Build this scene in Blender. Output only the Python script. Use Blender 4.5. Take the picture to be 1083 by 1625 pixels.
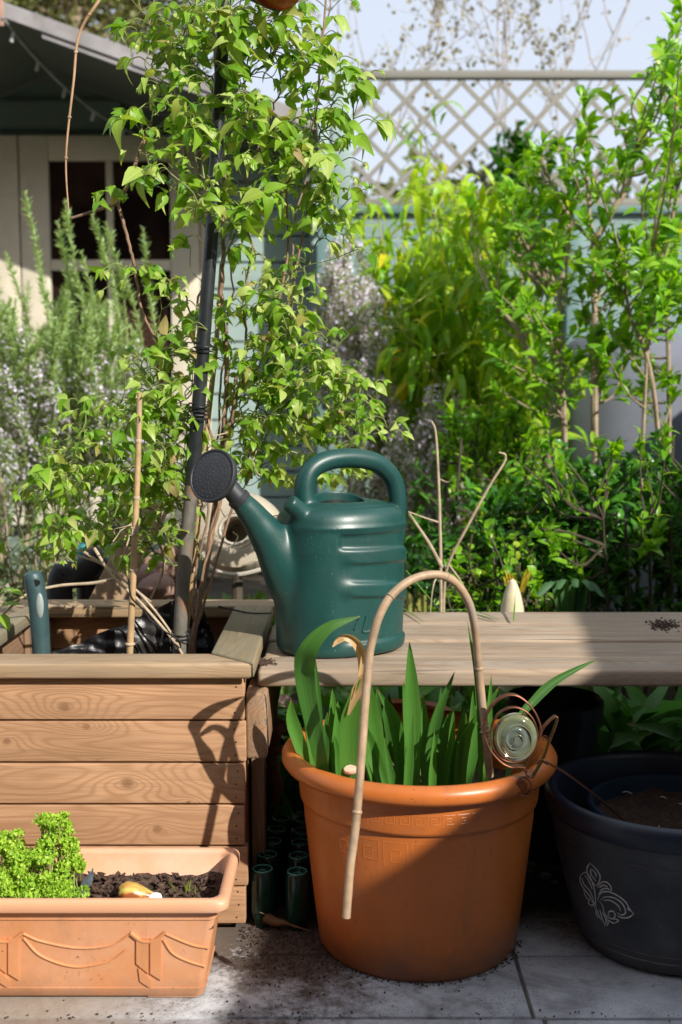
import bpy, bmesh, math, random
import numpy as np
from mathutils import Vector, Matrix
R = math.radians
rng = np.random.default_rng(7)
random.seed(7)
for o in list(bpy.data.objects): bpy.data.objects.remove(o)
SC = bpy.context.scene
COL = SC.collection

# ------------------------------------------------------------------ camera
CAM_H = 0.806; PITCH = R(5.47); F = 1800.0; W0, H0 = 1083.0, 1625.0
cam_d = bpy.data.cameras.new('camera'); cam = bpy.data.objects.new('camera', cam_d); COL.objects.link(cam)
cam.location = (0, 0, CAM_H); cam.rotation_euler = (R(90) - PITCH, 0, 0)
cam_d.sensor_fit = 'VERTICAL'; cam_d.sensor_height = 36; cam_d.sensor_width = 24
cam_d.lens = F * 36 / H0; cam_d.clip_start = 0.05; cam_d.clip_end = 600
cam_d.dof.use_dof = True; cam_d.dof.focus_distance = 1.72; cam_d.dof.aperture_fstop = 4.8
SC.camera = cam

# ------------------------------------------------------------------ world, sun, exposure
SUN = Vector((1.0, -1.05, 0.915)).normalized()
world = bpy.data.worlds.new('World'); SC.world = world; world.use_nodes = True
wn = world.node_tree.nodes; wl = world.node_tree.links
sky = wn.new('ShaderNodeTexSky'); sky.sky_type = 'NISHITA'; sky.sun_disc = False
sky.sun_elevation = math.asin(SUN.z); sky.sun_rotation = math.atan2(SUN.x, SUN.y)
sky.air_density = 1.0; sky.dust_density = 2.2; sky.ozone_density = 1.2
bg = wn['Background']; bg.inputs['Strength'].default_value = 0.135
# thin high haze whitens the clear sky
hz = wn.new('ShaderNodeMix'); hz.data_type = 'RGBA'; hz.inputs[0].default_value = .72; hz.inputs[7].default_value = (5.5, 5.85, 6.6, 1)
wl.new(sky.outputs['Color'], hz.inputs[6]); wl.new(hz.outputs[2], bg.inputs['Color'])
sun_d = bpy.data.lights.new('sun', 'SUN'); sun_d.energy = 5.0; sun_d.angle = R(0.53); sun_d.color = (1.0, 0.95, 0.86)
sun_o = bpy.data.objects.new('sun', sun_d); COL.objects.link(sun_o)
sun_o.rotation_euler = (-SUN).to_track_quat('-Z', 'Y').to_euler(); sun_o.location = (3, -4, 5)
SC.view_settings.view_transform = 'Standard'; SC.view_settings.look = 'None'
SC.view_settings.exposure = 0.30; SC.view_settings.gamma = 1.0
SC.cycles.max_bounces = 8; SC.cycles.transparent_max_bounces = 8

# ------------------------------------------------------------------ geometry of the view (pixels of the photo -> points)
_c, _s = math.cos(PITCH), math.sin(PITCH)
def ray(px, py):
    u = (px - W0/2) / F; v = (H0/2 - py) / F
    return np.array((u, _c + v*_s, -_s + v*_c))
def at(px, py, Y):
    d = ray(px, py); t = Y / d[1]
    return np.array((0, 0, CAM_H)) + d*t
def atz(px, py, z):
    d = ray(px, py); t = (z - CAM_H) / d[2]
    return np.array((0, 0, CAM_H)) + d*t

# ------------------------------------------------------------------ mesh builder
class MB:
    def __init__(s): s.v=[]; s.f=[]; s.uv=[]; s.n=0
    def add(s, v, f, uv=None):
        v = np.asarray(v, float).reshape(-1, 3)
        s.v.append(v)
        for a in f:
            s.f.append([i + s.n for i in a])
        s.uv.append(np.zeros((len(v), 2)) if uv is None else np.asarray(uv, float))
        s.n += len(v); return s
    def batch(s, tv, tf, tuv, mats, pos):
        """template verts (n,3), faces, uv; mats (N,3,3) columns = axes*scale; pos (N,3)"""
        N = len(pos)
        if N == 0: return s
        v = np.einsum('nij,kj->nki', mats, tv) + pos[:, None, :]
        k = len(tv)
        base = s.n
        tf = np.array(tf)
        ff = (tf[None] + (np.arange(N)*k)[:, None, None] + base).reshape(-1, tf.shape[1])
        s.v.append(v.reshape(-1, 3)); s.f.extend(ff.tolist())
        s.uv.append(np.tile(tuv, (N, 1))); s.n += N*k; return s
    def mesh(s, name, off=(0,0,0), smooth=True, sharp=None):
        v = np.concatenate(s.v) - np.asarray(off)
        uv = np.concatenate(s.uv)
        me = bpy.data.meshes.new(name)
        ls = np.array([len(a) for a in s.f], dtype=np.int32)
        li = np.array([i for a in s.f for i in a], dtype=np.int32)
        me.vertices.add(len(v)); me.vertices.foreach_set('co', v.ravel())
        me.loops.add(len(li)); me.loops.foreach_set('vertex_index', li)
        me.polygons.add(len(ls))
        me.polygons.foreach_set('loop_start', np.concatenate(([0], np.cumsum(ls)[:-1])).astype(np.int32))
        me.polygons.foreach_set('loop_total', ls)
        me.update(calc_edges=True)
        l = me.uv_layers.new(name='UVMap'); l.data.foreach_set('uv', uv[li].ravel())
        me.polygons.foreach_set('use_smooth', np.full(len(ls), smooth))
        me.validate()
        if sharp and smooth: me.set_sharp_from_angle(angle=R(sharp))
        return me

def wloc(o):
    p = Vector((0,0,0))
    while o is not None: p = p + o.location; o = o.parent
    return p
def obj(name, mb, mat, parent=None, smooth=True, sharp=35, label=None, origin=None):
    off = wloc(parent) if parent is not None else Vector(origin if origin is not None else (0,0,0))
    me = mb.mesh(name, off, smooth, sharp)
    o = bpy.data.objects.new(name, me); COL.objects.link(o)
    if mat: me.materials.append(mat)
    if parent is not None: o.parent = parent
    else: o.location = off
    if label: o['label'] = label
    return o
def thing(name, label, cat, loc=(0,0,0), group=None):
    o = bpy.data.objects.new(name, None); COL.objects.link(o); o.location = loc; o.empty_display_size = .05
    o['label'] = label; o['category'] = cat
    if group: o['group'] = group
    return o
def tag(o, label, cat, group=None, kind=None):
    o['label'] = label; o['category'] = cat
    if group: o['group'] = group
    if kind: o['kind'] = kind
    return o
def struct(name, mb, mat, label=None, **k):
    o = obj(name, mb, mat, **k); o['kind'] = 'structure'
    if label: o['label'] = label
    return o

def spline(P, n=8, closed=False):
    P = [np.asarray(p, float) for p in P]
    if len(P) < 3:
        return np.array([P[0] + (P[-1]-P[0])*t for t in np.linspace(0, 1, n+1)])
    out = []
    m = len(P); rg = range(m) if closed else range(m-1)
    for i in rg:
        p1, p2 = P[i], P[(i+1) % m]
        p0 = P[i-1] if (i > 0 or closed) else 2*p1 - p2
        p3 = P[(i+2) % m] if (i+2 < m or closed) else 2*p2 - p1
        for k in range(n):
            t = k/n
            out.append(.5*((2*p1)+(-p0+p2)*t+(2*p0-5*p1+4*p2-p3)*t*t+(-p0+3*p1-3*p2+p3)*t**3))
    if not closed: out.append(P[-1])
    return np.array(out)

def frames(P, closed=False):
    T = np.gradient(P, axis=0) if not closed else (np.roll(P, -1, 0) - np.roll(P, 1, 0))
    T = T/np.maximum(np.linalg.norm(T, axis=1, keepdims=True), 1e-9)
    a = np.array((0, 0, 1.)) if abs(T[0][2]) < .9 else np.array((1., 0, 0))
    N = [None]*len(P); n = a - T[0]*a.dot(T[0]); n /= np.linalg.norm(n); N[0] = n
    for i in range(1, len(P)):
        n = N[i-1] - T[i]*N[i-1].dot(T[i]); l = np.linalg.norm(n)
        n = n/l if l > 1e-6 else N[i-1]
        N[i] = n
    N = np.array(N); B = np.cross(T, N)
    return T, N, B
def tube(mb, P, r, n=8, closed=False, cap=True, flat=1.0, rough=0, seed=0):
    P = np.asarray(P, float); r = np.broadcast_to(np.asarray(r, float), (len(P),)).copy()
    T, N, B = frames(P, closed)
    a = np.linspace(0, 2*math.pi, n, endpoint=False)
    rr = r[:, None]*np.ones(n)[None]
    if rough:
        g = np.random.default_rng(seed); rr = rr*(1+g.normal(0, rough, rr.shape))
    V = P[:, None] + rr[..., None]*(np.cos(a)[None, :, None]*N[:, None] + flat*np.sin(a)[None, :, None]*B[:, None])
    m = len(P); f = []
    for i in range(m if closed else m-1):
        j = (i+1) % m
        for k in range(n):
            l = (k+1) % n
            f.append((i*n+k, i*n+l, j*n+l, j*n+k))
    L = np.concatenate(([0], np.cumsum(np.linalg.norm(np.diff(P, axis=0), axis=1))))
    uv = np.stack([np.tile(np.arange(n)/n, m), np.repeat(L, n)], 1)
    v = V.reshape(-1, 3)
    if cap and not closed:
        f.append(tuple(range(n-1, -1, -1))); f.append(tuple((m-1)*n + k for k in range(n)))
    mb.add(v, f, uv); return mb

def rbox(mb, x0, x1, y0, y1, z0, z1, bev=.003, seg=2, M=None, sub=0):
    bm = bmesh.new(); bmesh.ops.create_cube(bm, size=1)
    for v in bm.verts:
        v.co = Vector(((x0+x1)/2 + v.co.x*(x1-x0), (y0+y1)/2 + v.co.y*(y1-y0), (z0+z1)/2 + v.co.z*(z1-z0)))
    if bev: bmesh.ops.bevel(bm, geom=bm.edges[:], offset=bev, segments=seg, profile=.5, affect='EDGES')
    if M is not None: bm.transform(M)
    bm.verts.index_update()
    mb.add([v.co[:] for v in bm.verts], [[v.index for v in f.verts] for f in bm.faces]); bm.free(); return mb
def prism(mb, pts, z0, z1, bev=.003, M=None, seg=2):
    """extrude xy polygon from z0 to z1 with bevelled edges"""
    bm = bmesh.new(); vs = [bm.verts.new((p[0], p[1], z0)) for p in pts]; f = bm.faces.new(vs)
    r = bmesh.ops.extrude_face_region(bm, geom=[f])
    for e in r['geom']:
        if isinstance(e, bmesh.types.BMVert): e.co.z = z1
    bmesh.ops.recalc_face_normals(bm, faces=bm.faces[:])
    if bev: bmesh.ops.bevel(bm, geom=bm.edges[:], offset=bev, segments=seg, profile=.5, affect='EDGES')
    if M is not None: bm.transform(M)
    bm.verts.index_update()
    mb.add([v.co[:] for v in bm.verts], [[v.index for v in f.verts] for f in bm.faces]); bm.free(); return mb
def lathe(mb, prof, c=(0,0), n=96, fn=None):
    prof = np.asarray(prof, float); m = len(prof); a = np.linspace(0, 2*math.pi, n, endpoint=False)
    V = np.zeros((m, n, 3)); V[..., 0] = c[0] + prof[:, 0][:, None]*np.cos(a); V[..., 1] = c[1] + prof[:, 0][:, None]*np.sin(a); V[..., 2] = prof[:, 1][:, None]
    f = [(i*n+k, i*n+(k+1) % n, (i+1)*n+(k+1) % n, (i+1)*n+k) for i in range(m-1) for k in range(n)]
    uv = np.stack([np.tile(np.arange(n)/n, m), np.repeat(prof[:, 1], n)], 1)
    mb.add(V.reshape(-1, 3), f, uv); return mb
def gridm(mb, V, uv=None):
    m, n = V.shape[:2]
    f = [(i*n+k, i*n+k+1, (i+1)*n+k+1, (i+1)*n+k) for i in range(m-1) for k in range(n-1)]
    if uv is None:
        uv = np.stack(np.meshgrid(np.linspace(0, 1, n), np.linspace(0, 1, m)), -1)
    mb.add(V.reshape(-1, 3), f, uv.reshape(-1, 2)); return mb
def blob(mb, c, r, sub=3, amp=.15, fr=3.0, seed=0, rot=0):
    bm = bmesh.new(); bmesh.ops.create_icosphere(bm, subdivisions=sub, radius=1)
    V = np.array([v.co[:] for v in bm.verts]); Fc = [[v.index for v in f.verts] for f in bm.faces]; bm.free()
    V = V*(1 + amp*noise3(V*fr + seed*7.3)[:, None])*np.asarray(r)
    if rot:
        c_, s_ = math.cos(rot), math.sin(rot); V = np.stack([V[:, 0]*c_-V[:, 1]*s_, V[:, 0]*s_+V[:, 1]*c_, V[:, 2]], 1)
    mb.add(V + np.asarray(c), Fc); return mb
def noise3(P):
    P = np.asarray(P); o = np.zeros(P.shape[:-1])
    g = np.random.default_rng(3)
    for k in range(9):
        w = g.normal(0, 1, 3)*(1+.35*k); ph = g.uniform(0, 6.3)
        o = o + np.sin(P@w + ph)/(1+.35*k)
    return o/3.0
def ribbon(mb, pts, w, h, fmap, n=6, closed=False, taper=False):
    """raised line on a surface: pts (a,b) params; fmap(a,b,height)->xyz"""
    P = spline([(p[0], p[1], 0) for p in pts], n, closed) if n > 1 else np.array([(p[0], p[1], 0) for p in pts], float)
    T = np.gradient(P, axis=0); T /= np.maximum(np.linalg.norm(T, axis=1, keepdims=True), 1e-9)
    Nn = np.stack([-T[:, 1], T[:, 0]], 1); V = []
    m = len(P)
    for i in range(m):
        ww = w*(math.sin(math.pi*(i+.5)/m)**.5 if taper else 1)
        for s_, hh in ((-.5, 0.0), (-.22, h), (.22, h), (.5, 0.0)):
            V.append(fmap(P[i, 0]+Nn[i, 0]*ww*s_, P[i, 1]+Nn[i, 1]*ww*s_, hh))
    f = [(i*4+k, i*4+k+1, i*4+k+5, i*4+k+4) for i in range(m-1) for k in range(3)]
    mb.add(V, f); return mb

# ------------------------------------------------------------------ materials
def newmat(name):
    m = bpy.data.materials.new(name); m.use_nodes = True
    nt = m.node_tree; b = nt.nodes['Principled BSDF']
    return m, nt, b
def N(nt, t, **k):
    n = nt.nodes.new(t)
    for a, v in k.items():
        if a.startswith('i_'):
            key = a[2:].replace('_', ' ')
            n.inputs[key].default_value = v
        else: setattr(n, a, v)
    return n
def coords(nt, scale=(1,1,1), kind='Object', rnd=True):
    tc = N(nt, 'ShaderNodeTexCoord'); mp = N(nt, 'ShaderNodeMapping'); mp.inputs['Scale'].default_value = scale
    if rnd:
        oi = N(nt, 'ShaderNodeObjectInfo'); mu = N(nt, 'ShaderNodeVectorMath', operation='SCALE'); mu.inputs[0].default_value = (17.3, 31.7, 11.9)
        nt.links.new(oi.outputs['Random'], mu.inputs['Scale'])
        ad = N(nt, 'ShaderNodeVectorMath', operation='ADD')
        nt.links.new(tc.outputs[kind], ad.inputs[0]); nt.links.new(mu.outputs[0], ad.inputs[1]); nt.links.new(ad.outputs[0], mp.inputs['Vector'])
    else: nt.links.new(tc.outputs[kind], mp.inputs['Vector'])
    return mp.outputs[0]
def noise(nt, vec, sc, det=4, ro=.55, dist=0):
    n = N(nt, 'ShaderNodeTexNoise'); n.inputs['Scale'].default_value = sc; n.inputs['Detail'].default_value = det
    n.inputs['Roughness'].default_value = ro; n.inputs['Distortion'].default_value = dist
    nt.links.new(vec, n.inputs['Vector']); return n.outputs['Fac']
def ramp(nt, fac, stops):
    r = N(nt, 'ShaderNodeValToRGB'); e = r.color_ramp.elements
    while len(e) < len(stops): e.new(.5)
    for el, (p, c) in zip(e, stops):
        el.position = p; el.color = (*c, 1) if len(c) == 3 else c
    nt.links.new(fac, r.inputs[0]); return r.outputs['Color']
def mixc(nt, fac, a, b, mode='MIX'):
    m = N(nt, 'ShaderNodeMix', data_type='RGBA', blend_type=mode)
    for s_, v in ((m.inputs[0], fac), (m.inputs[6], a), (m.inputs[7], b)):
        if hasattr(v, 'is_output') or isinstance(v, bpy.types.NodeSocket): nt.links.new(v, s_)
        elif isinstance(v, (int, float)): s_.default_value = v
        else: s_.default_value = (*v, 1)
    return m.outputs[2]
def math_(nt, op, a, b=None, c=None):
    m = N(nt, 'ShaderNodeMath', operation=op)
    for i, v in enumerate((a, b, c)):
        if v is None: continue
        if isinstance(v, bpy.types.NodeSocket): nt.links.new(v, m.inputs[i])
        else: m.inputs[i].default_value = v
    return m.outputs[0]
def bump(nt, b, h, st=.3, d=.002):
    n = N(nt, 'ShaderNodeBump'); n.inputs['Strength'].default_value = st; n.inputs['Distance'].default_value = d
    nt.links.new(h, n.inputs['Height']); nt.links.new(n.outputs[0], b.inputs['Normal'])
def tog(x): return (.0, .0, .0) if x == 0 else (1., 1., 1.)

def wood(name, light, dark, along='X', ring=26, weather=0., grey=(.30,.27,.23), rough=.75, knots=True, fine=1.0, at_knots=None, streak=0):
    m, nt, b = newmat(name)
    st = {'X': (1, 6, 9), 'Y': (6, 1, 9), 'Z': (8, 8, 1)}[along]
    v = coords(nt, st)
    low = noise(nt, v, 1.6, 1.5, .4, .35)
    if knots:
        kv = coords(nt, {'X': (2.6, 1, 9), 'Y': (6, 2.5, 6), 'Z': (6, 6, 2.5)}[along])
        vo = N(nt, 'ShaderNodeTexVoronoi'); vo.inputs['Scale'].default_value = 1.2; nt.links.new(kv, vo.inputs['Vector'])
        d = vo.outputs['Distance']
        kn = math_(nt, 'POWER', math_(nt, 'MAXIMUM', math_(nt, 'SUBTRACT', 1.0, math_(nt, 'MULTIPLY', d, 2.4)), 0.0), 2.0)
        low = math_(nt, 'ADD', low, math_(nt, 'MULTIPLY', kn, .45))
    if at_knots:
        tco = N(nt, 'ShaderNodeTexCoord'); kc_ = None
        for (kx, kz, kr, ka) in at_knots:
            mp_ = N(nt, 'ShaderNodeMapping'); mp_.inputs['Location'].default_value = (-kx*.42, 0, -kz); mp_.inputs['Scale'].default_value = (.42, 0, 1)
            nt.links.new(tco.outputs['Object'], mp_.inputs['Vector']); ln_ = N(nt, 'ShaderNodeVectorMath', operation='LENGTH'); nt.links.new(mp_.outputs[0], ln_.inputs[0])
            e_ = math_(nt, 'EXPONENT', math_(nt, 'MULTIPLY', math_(nt, 'POWER', math_(nt, 'DIVIDE', ln_.outputs['Value'], kr*1.5), 1.3), -1.0))
            low = math_(nt, 'ADD', low, math_(nt, 'MULTIPLY', e_, ka))
            mp2 = N(nt, 'ShaderNodeMapping'); mp2.inputs['Location'].default_value = (-kx*.8, 0, -kz); mp2.inputs['Scale'].default_value = (.8, 0, 1)
            nt.links.new(tco.outputs['Object'], mp2.inputs['Vector']); l2 = N(nt, 'ShaderNodeVectorMath', operation='LENGTH'); nt.links.new(mp2.outputs[0], l2.inputs[0])
            q_ = ramp(nt, math_(nt, 'DIVIDE', l2.outputs['Value'], kr), [(0, (.75,)*3), (.30, (.65,)*3), (.42, (.25,)*3), (.62, (0, 0, 0))])
            kc_ = q_ if kc_ is None else math_(nt, 'MAXIMUM', kc_, q_)
    ph = math_(nt, 'MULTIPLY', low, ring*9.0)
    ln = math_(nt, 'MULTIPLY_ADD', math_(nt, 'SINE', ph), .5, .5)
    ln = math_(nt, 'MULTIPLY', math_(nt, 'POWER', ln, 2.6), .68)
    fv = coords(nt, {'X': (9, 420, 420), 'Y': (420, 9, 420), 'Z': (420, 420, 9)}[along])
    fi = noise(nt, fv, fine, 5, .7)
    big = noise(nt, coords(nt, (3, 3, 3)), 1.6, 3, .5)
    c = mixc(nt, ln, light, dark)
    c = mixc(nt, ramp(nt, fi, [(.42, (0,0,0)), (.68, (.8,)*3)]), c, tuple(x*.62 for x in light))
    st2 = noise(nt, coords(nt, {'X': (3, 60, 60), 'Y': (60, 3, 60), 'Z': (60, 60, 3)}[along]), 1.3, 4, .6)
    c = mixc(nt, ramp(nt, st2, [(.45, (0,0,0)), (.75, (.7,)*3)]), c, tuple(x*.7 for x in light))
    c = mixc(nt, big, c, tuple(x*.8 for x in light), 'MIX') if False else c
    if knots:
        kc = ramp(nt, d, [(0, (1, 1, 1)), (.055, (.9, .9, .9)), (.085, (0, 0, 0))])
        c = mixc(nt, kc, c, tuple(x*.42 for x in dark))
    if at_knots: c = mixc(nt, kc_, c, tuple(x*.55 for x in dark))
    if streak:
        sv = noise(nt, coords(nt, {'X': (1.1, 34, 34), 'Y': (34, 1.1, 34), 'Z': (34, 34, 1.1)}[along]), 1.5, 5, .7)
        c = mixc(nt, ramp(nt, sv, [(.40, (0,0,0)), (.62, (streak,)*3)]), c, tuple(x*.45 for x in light))
    if weather:
        wv = noise(nt, coords(nt, {'X': (2, 12, 12), 'Y': (12, 2, 12), 'Z': (12, 12, 2)}[along]), 2.2, 5, .65)
        wf = ramp(nt, wv, [(.38, (0,0,0)), (.62, (weather,)*3)])
        c = mixc(nt, wf, c, grey)
        cr = noise(nt, coords(nt, {'X': (2.2, 90, 90), 'Y': (90, 2.2, 90), 'Z': (90, 90, 2.2)}[along]), 1.3, 2, .5)
        crk = ramp(nt, cr, [(.30, (1,1,1)), (.36, (0,0,0))])
        c = mixc(nt, math_(nt, 'MULTIPLY', crk, .8), c, tuple(x*.3 for x in grey))
    c = mixc(nt, ramp(nt, big, [(.3, (0,0,0)), (.75, (.45,)*3)]), c, tuple(x*.62 for x in dark))
    nt.links.new(c, b.inputs['Base Color']); b.inputs['Roughness'].default_value = rough
    b.inputs['Specular IOR Level'].default_value = .3
    h = math_(nt, 'ADD', math_(nt, 'MULTIPLY', ln, -.35), fi)
    bump(nt, b, h, .35, .0012)
    return m

def plain(name, col, rough=.5, metal=0, var=.12, vs=30, bmp=0, bs=200, spec=.5, speck=None, speck_amt=.6, speck_sc=300, dirt=None, dirt_sc=7, dirt_lo=.52, dirt_hi=.7, coat=0):
    m, nt, b = newmat(name); v = coords(nt)
    n1 = noise(nt, v, vs, 4, .6)
    c = mixc(nt, ramp(nt, n1, [(.3, (0,0,0)), (.7, (1,1,1))]), tuple(x*(1-var) for x in col), tuple(min(1, x*(1+var)) for x in col))
    if dirt:
        n2 = noise(nt, v, dirt_sc, 6, .68)
        c = mixc(nt, ramp(nt, n2, [(dirt_lo, (0,0,0)), (dirt_hi, (.85,)*3)]), c, dirt)
    if speck:
        n3 = noise(nt, v, speck_sc, 2, .5)
        n4 = noise(nt, v, speck_sc/14, 2, .5)
        s_ = math_(nt, 'MULTIPLY', ramp(nt, n3, [(.66, (0,0,0)), (.72, (1,1,1))]), ramp(nt, n4, [(.42, (0,0,0)), (.62, (speck_amt,)*3)]))
        c = mixc(nt, s_, c, speck)
    nt.links.new(c, b.inputs['Base Color']); b.inputs['Metallic'].default_value = metal
    b.inputs['Specular IOR Level'].default_value = spec
    rr = N(nt, 'ShaderNodeMapRange'); rr.inputs['To Min'].default_value = max(.03, rough-.1); rr.inputs['To Max'].default_value = min(1, rough+.12)
    nt.links.new(noise(nt, v, vs*.7, 5, .6), rr.inputs['Value']); nt.links.new(rr.outputs[0], b.inputs['Roughness'])
    if coat: b.inputs['Coat Weight'].default_value = coat
    if bmp: bump(nt, b, noise(nt, v, bs, 4, .6), bmp, .001)
    return m

def foot_dirt(m, col, z0, z1, amt=.8):
    nt = m.node_tree; b = nt.nodes['Principled BSDF']; src = b.inputs['Base Color'].links[0].from_socket
    v = coords(nt, rnd=False); sp = N(nt, 'ShaderNodeSeparateXYZ'); nt.links.new(v, sp.inputs[0])
    n1 = noise(nt, v, 16, 6, .75); h = math_(nt, 'ADD', sp.outputs[2], math_(nt, 'MULTIPLY', math_(nt, 'SUBTRACT', n1, .5), (z1-z0)*2.2))
    f = ramp(nt, N_map(nt, h, z0, z1), [(0, (amt,)*3), (1, (0, 0, 0))])
    st_ = noise(nt, coords(nt, (22, 22, 1.2), rnd=False), 1.6, 5, .7)
    c = mixc(nt, f, src, col); c = mixc(nt, ramp(nt, st_, [(.55, (0,0,0)), (.72, (.30,)*3)]), c, col)
    nt.links.new(c, b.inputs['Base Color'])
def N_map(nt, h, a, b_):
    m_ = N(nt, 'ShaderNodeMapRange'); m_.inputs['From Min'].default_value = a; m_.inputs['From Max'].default_value = b_; nt.links.new(h, m_.inputs['Value']); return m_.outputs[0]
def leafmat(name, c1, c2, c3=None, trans=.45, rough=.42, vein=.35, patch=.0):
    m, nt, b = newmat(name)
    g = N(nt, 'ShaderNodeNewGeometry')
    st = [(0, c1), (.6, c2)] + ([(.93, c2), (1., c3)] if c3 else [(1., tuple(x*1.15 for x in c2))])
    c = ramp(nt, g.outputs['Random Per Island'], st)
    uvn = N(nt, 'ShaderNodeTexCoord'); sp = N(nt, 'ShaderNodeSeparateXYZ'); nt.links.new(uvn.outputs['UV'], sp.inputs[0])
    if vein:
        u = math_(nt, 'ABSOLUTE', math_(nt, 'SUBTRACT', sp.outputs[0], .5))
        mid = ramp(nt, u, [(.0, (1,1,1)), (.045, (0,0,0))])
        lat = math_(nt, 'SINE', math_(nt, 'MULTIPLY', math_(nt, 'SUBTRACT', sp.outputs[1], math_(nt, 'MULTIPLY', u, .9)), 48))
        lt = ramp(nt, lat, [(.80, (0,0,0)), (1., (.55,)*3)])
        vv = math_(nt, 'MULTIPLY', math_(nt, 'MAXIMUM', mid, lt), vein)
        c = mixc(nt, vv, c, tuple(min(1, x*2.0+.03) for x in c2))
    if patch and c3:
        pn = noise(nt, coords(nt, rnd=False), 14, 3, .6)
        c = mixc(nt, ramp(nt, pn, [(.5, (0,0,0)), (.72, (patch,)*3)]), c, c3)
    nt.links.new(c, b.inputs['Base Color']); b.inputs['Roughness'].default_value = rough
    b.inputs['Specular IOR Level'].default_value = .45
    tr = N(nt, 'ShaderNodeBsdfTranslucent')
    tc = mixc(nt, 1.0, c, (1.25, 1.1, .45), 'MULTIPLY'); nt.links.new(tc, tr.inputs['Color'])
    mx = N(nt, 'ShaderNodeMixShader'); mx.inputs[0].default_value = trans
    out = nt.nodes['Material Output']
    nt.links.new(b.outputs[0], mx.inputs[1]); nt.links.new(tr.outputs[0], mx.inputs[2]); nt.links.new(mx.outputs[0], out.inputs['Surface'])
    return m

MT = {}
MT['planter'] = wood('planter_wood', (.57, .33, .185), (.36, .18, .085), 'X', 17, knots=False, at_knots=[(.0625, .2345-.0, .020, .34), (.107, .163, .014, .26), (-.03, .352, .016, .30), (.002, .322, .012, .20), (-.118, .300, .010, .22), (.155, .205, .006, .12)])
MT['rail_x'] = wood('rail_wood', (.54, .37, .21), (.36, .22, .11), 'X', 14, .5, (.38, .30, .22), streak=.45)
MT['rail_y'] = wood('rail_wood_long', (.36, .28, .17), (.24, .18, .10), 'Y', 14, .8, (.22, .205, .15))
MT['bench'] = wood('bench_wood', (.56, .41, .28), (.32, .21, .13), 'X', 12, .65, (.43, .365, .30), rough=.75, streak=.75)
MT['post'] = wood('post_wood', (.42, .27, .16), (.27, .16, .08), 'Z', 14, .3)
MT['beam'] = wood('beam_wood', (.38, .22, .12), (.24, .13, .07), 'Y', 14, .3)
MT['can'] = plain('can_plastic', (.008, .056, .050), .39, var=.12, vs=20, bmp=.04, bs=320, speck=(.20, .30, .28), speck_amt=.55, speck_sc=520, dirt=(.028, .060, .050), dirt_sc=9, dirt_lo=.50, dirt_hi=.78, spec=.55)
MT['rose'] = plain('rose_rubber', (.025, .028, .032), .55, var=.2, vs=60, bmp=.05, speck=(.3,.3,.3), speck_amt=.3)
MT['terra'] = plain('pot_plastic', (.50, .140, .026), .36, var=.06, vs=10, bmp=.06, bs=160, speck=(.10, .05, .03), speck_amt=.6, speck_sc=130, dirt=(.36, .12, .04), dirt_sc=6, dirt_lo=.55, dirt_hi=.8)
MT['trough'] = plain('trough_plastic', (.62, .27, .115), .5, var=.05, vs=8, bmp=.06, bs=220, speck=(.16, .08, .05), speck_amt=.75, speck_sc=210, dirt=(.70, .40, .26), dirt_sc=5, dirt_lo=.5, dirt_hi=.8)
MT['darkpot'] = plain('dark_pot_glaze', (.040, .043, .050), .62, var=.35, vs=12, bmp=.08, bs=180, dirt=(.10, .10, .107), dirt_sc=7, dirt_lo=.45, speck=(.2,.2,.2), speck_amt=.3, speck_sc=260)
foot_dirt(MT['terra'], (.17, .075, .035), .0, .075, .8); foot_dirt(MT['trough'], (.30, .18, .12), .0, .04, .6); foot_dirt(MT['darkpot'], (.06, .055, .05), .0, .05, .6)
MT['bluepot'] = plain('blue_plastic', (.006, .018, .034), .4, var=.3)
MT['blackpot'] = plain('black_plastic', (.012, .016, .022), .4, var=.3)
MT['engrave'] = plain('engraved_line', (.46, .46, .43), .8, var=.3, vs=90)
MT['wetsoil'] = plain('wet_soil', (.030, .016, .011), .9, var=.5, vs=90, bmp=1., bs=140, speck=(.16, .11, .08), speck_amt=.7, speck_sc=220, spec=.2)
MT['soil'] = plain('dark_soil', (.075, .048, .036), .95, var=.55, vs=90, bmp=1., bs=120, speck=(.22, .17, .13), speck_amt=.8, speck_sc=200, spec=.15)
MT['cane'] = plain('bamboo_cane', (.46, .31, .16), .5, var=.2, vs=45, dirt=(.40, .33, .27), dirt_sc=14, bmp=.1, bs=80)
MT['hoop'] = plain('weathered_hoop_cane', (.38, .26, .16), .5, var=.3, vs=40, dirt=(.33, .28, .24), dirt_sc=16, bmp=.15, bs=90)
MT['stem'] = plain('brown_vine_bark', (.26, .16, .10), .7, var=.35, vs=60, bmp=.3, bs=110)
MT['redstem'] = plain('reddish_stem', (.22, .11, .07), .6, var=.3)
MT['darkbark'] = plain('dark_bark', (.07, .055, .035), .8, var=.3)
MT['bark'] = plain('pale_bark', (.34, .26, .18), .75, var=.3, vs=40, bmp=.4, bs=80)
MT['twig'] = plain('dry_twig', (.46, .36, .25), .7, var=.25, vs=50)
MT['polepaint'] = plain('black_pole_paint', (.022, .025, .028), .33, var=.3, vs=30)
MT['copper'] = plain('copper_wire', (.24, .10, .06), .35, metal=.85, var=.25, vs=80)
MT['bag'] = plain('black_plastic_sheet', (.006, .006, .007), .36, var=.3, vs=20, bmp=1., bs=60, dirt=(.06, .055, .05), dirt_sc=10, dirt_lo=.55, dirt_hi=.75)
MT['white'] = plain('cream_paint', (.62, .56, .44), .55, var=.07, vs=12, dirt=(.45, .38, .28), dirt_sc=9, dirt_lo=.58, dirt_hi=.85)
MT['metal_grey'] = plain('galvanised_wire', (.35, .33, .3), .5, var=.2)
MT['concrete'] = plain('pale_stone', (.50, .49, .47), .85, var=.15, vs=25, bmp=.5, bs=90)
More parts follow.
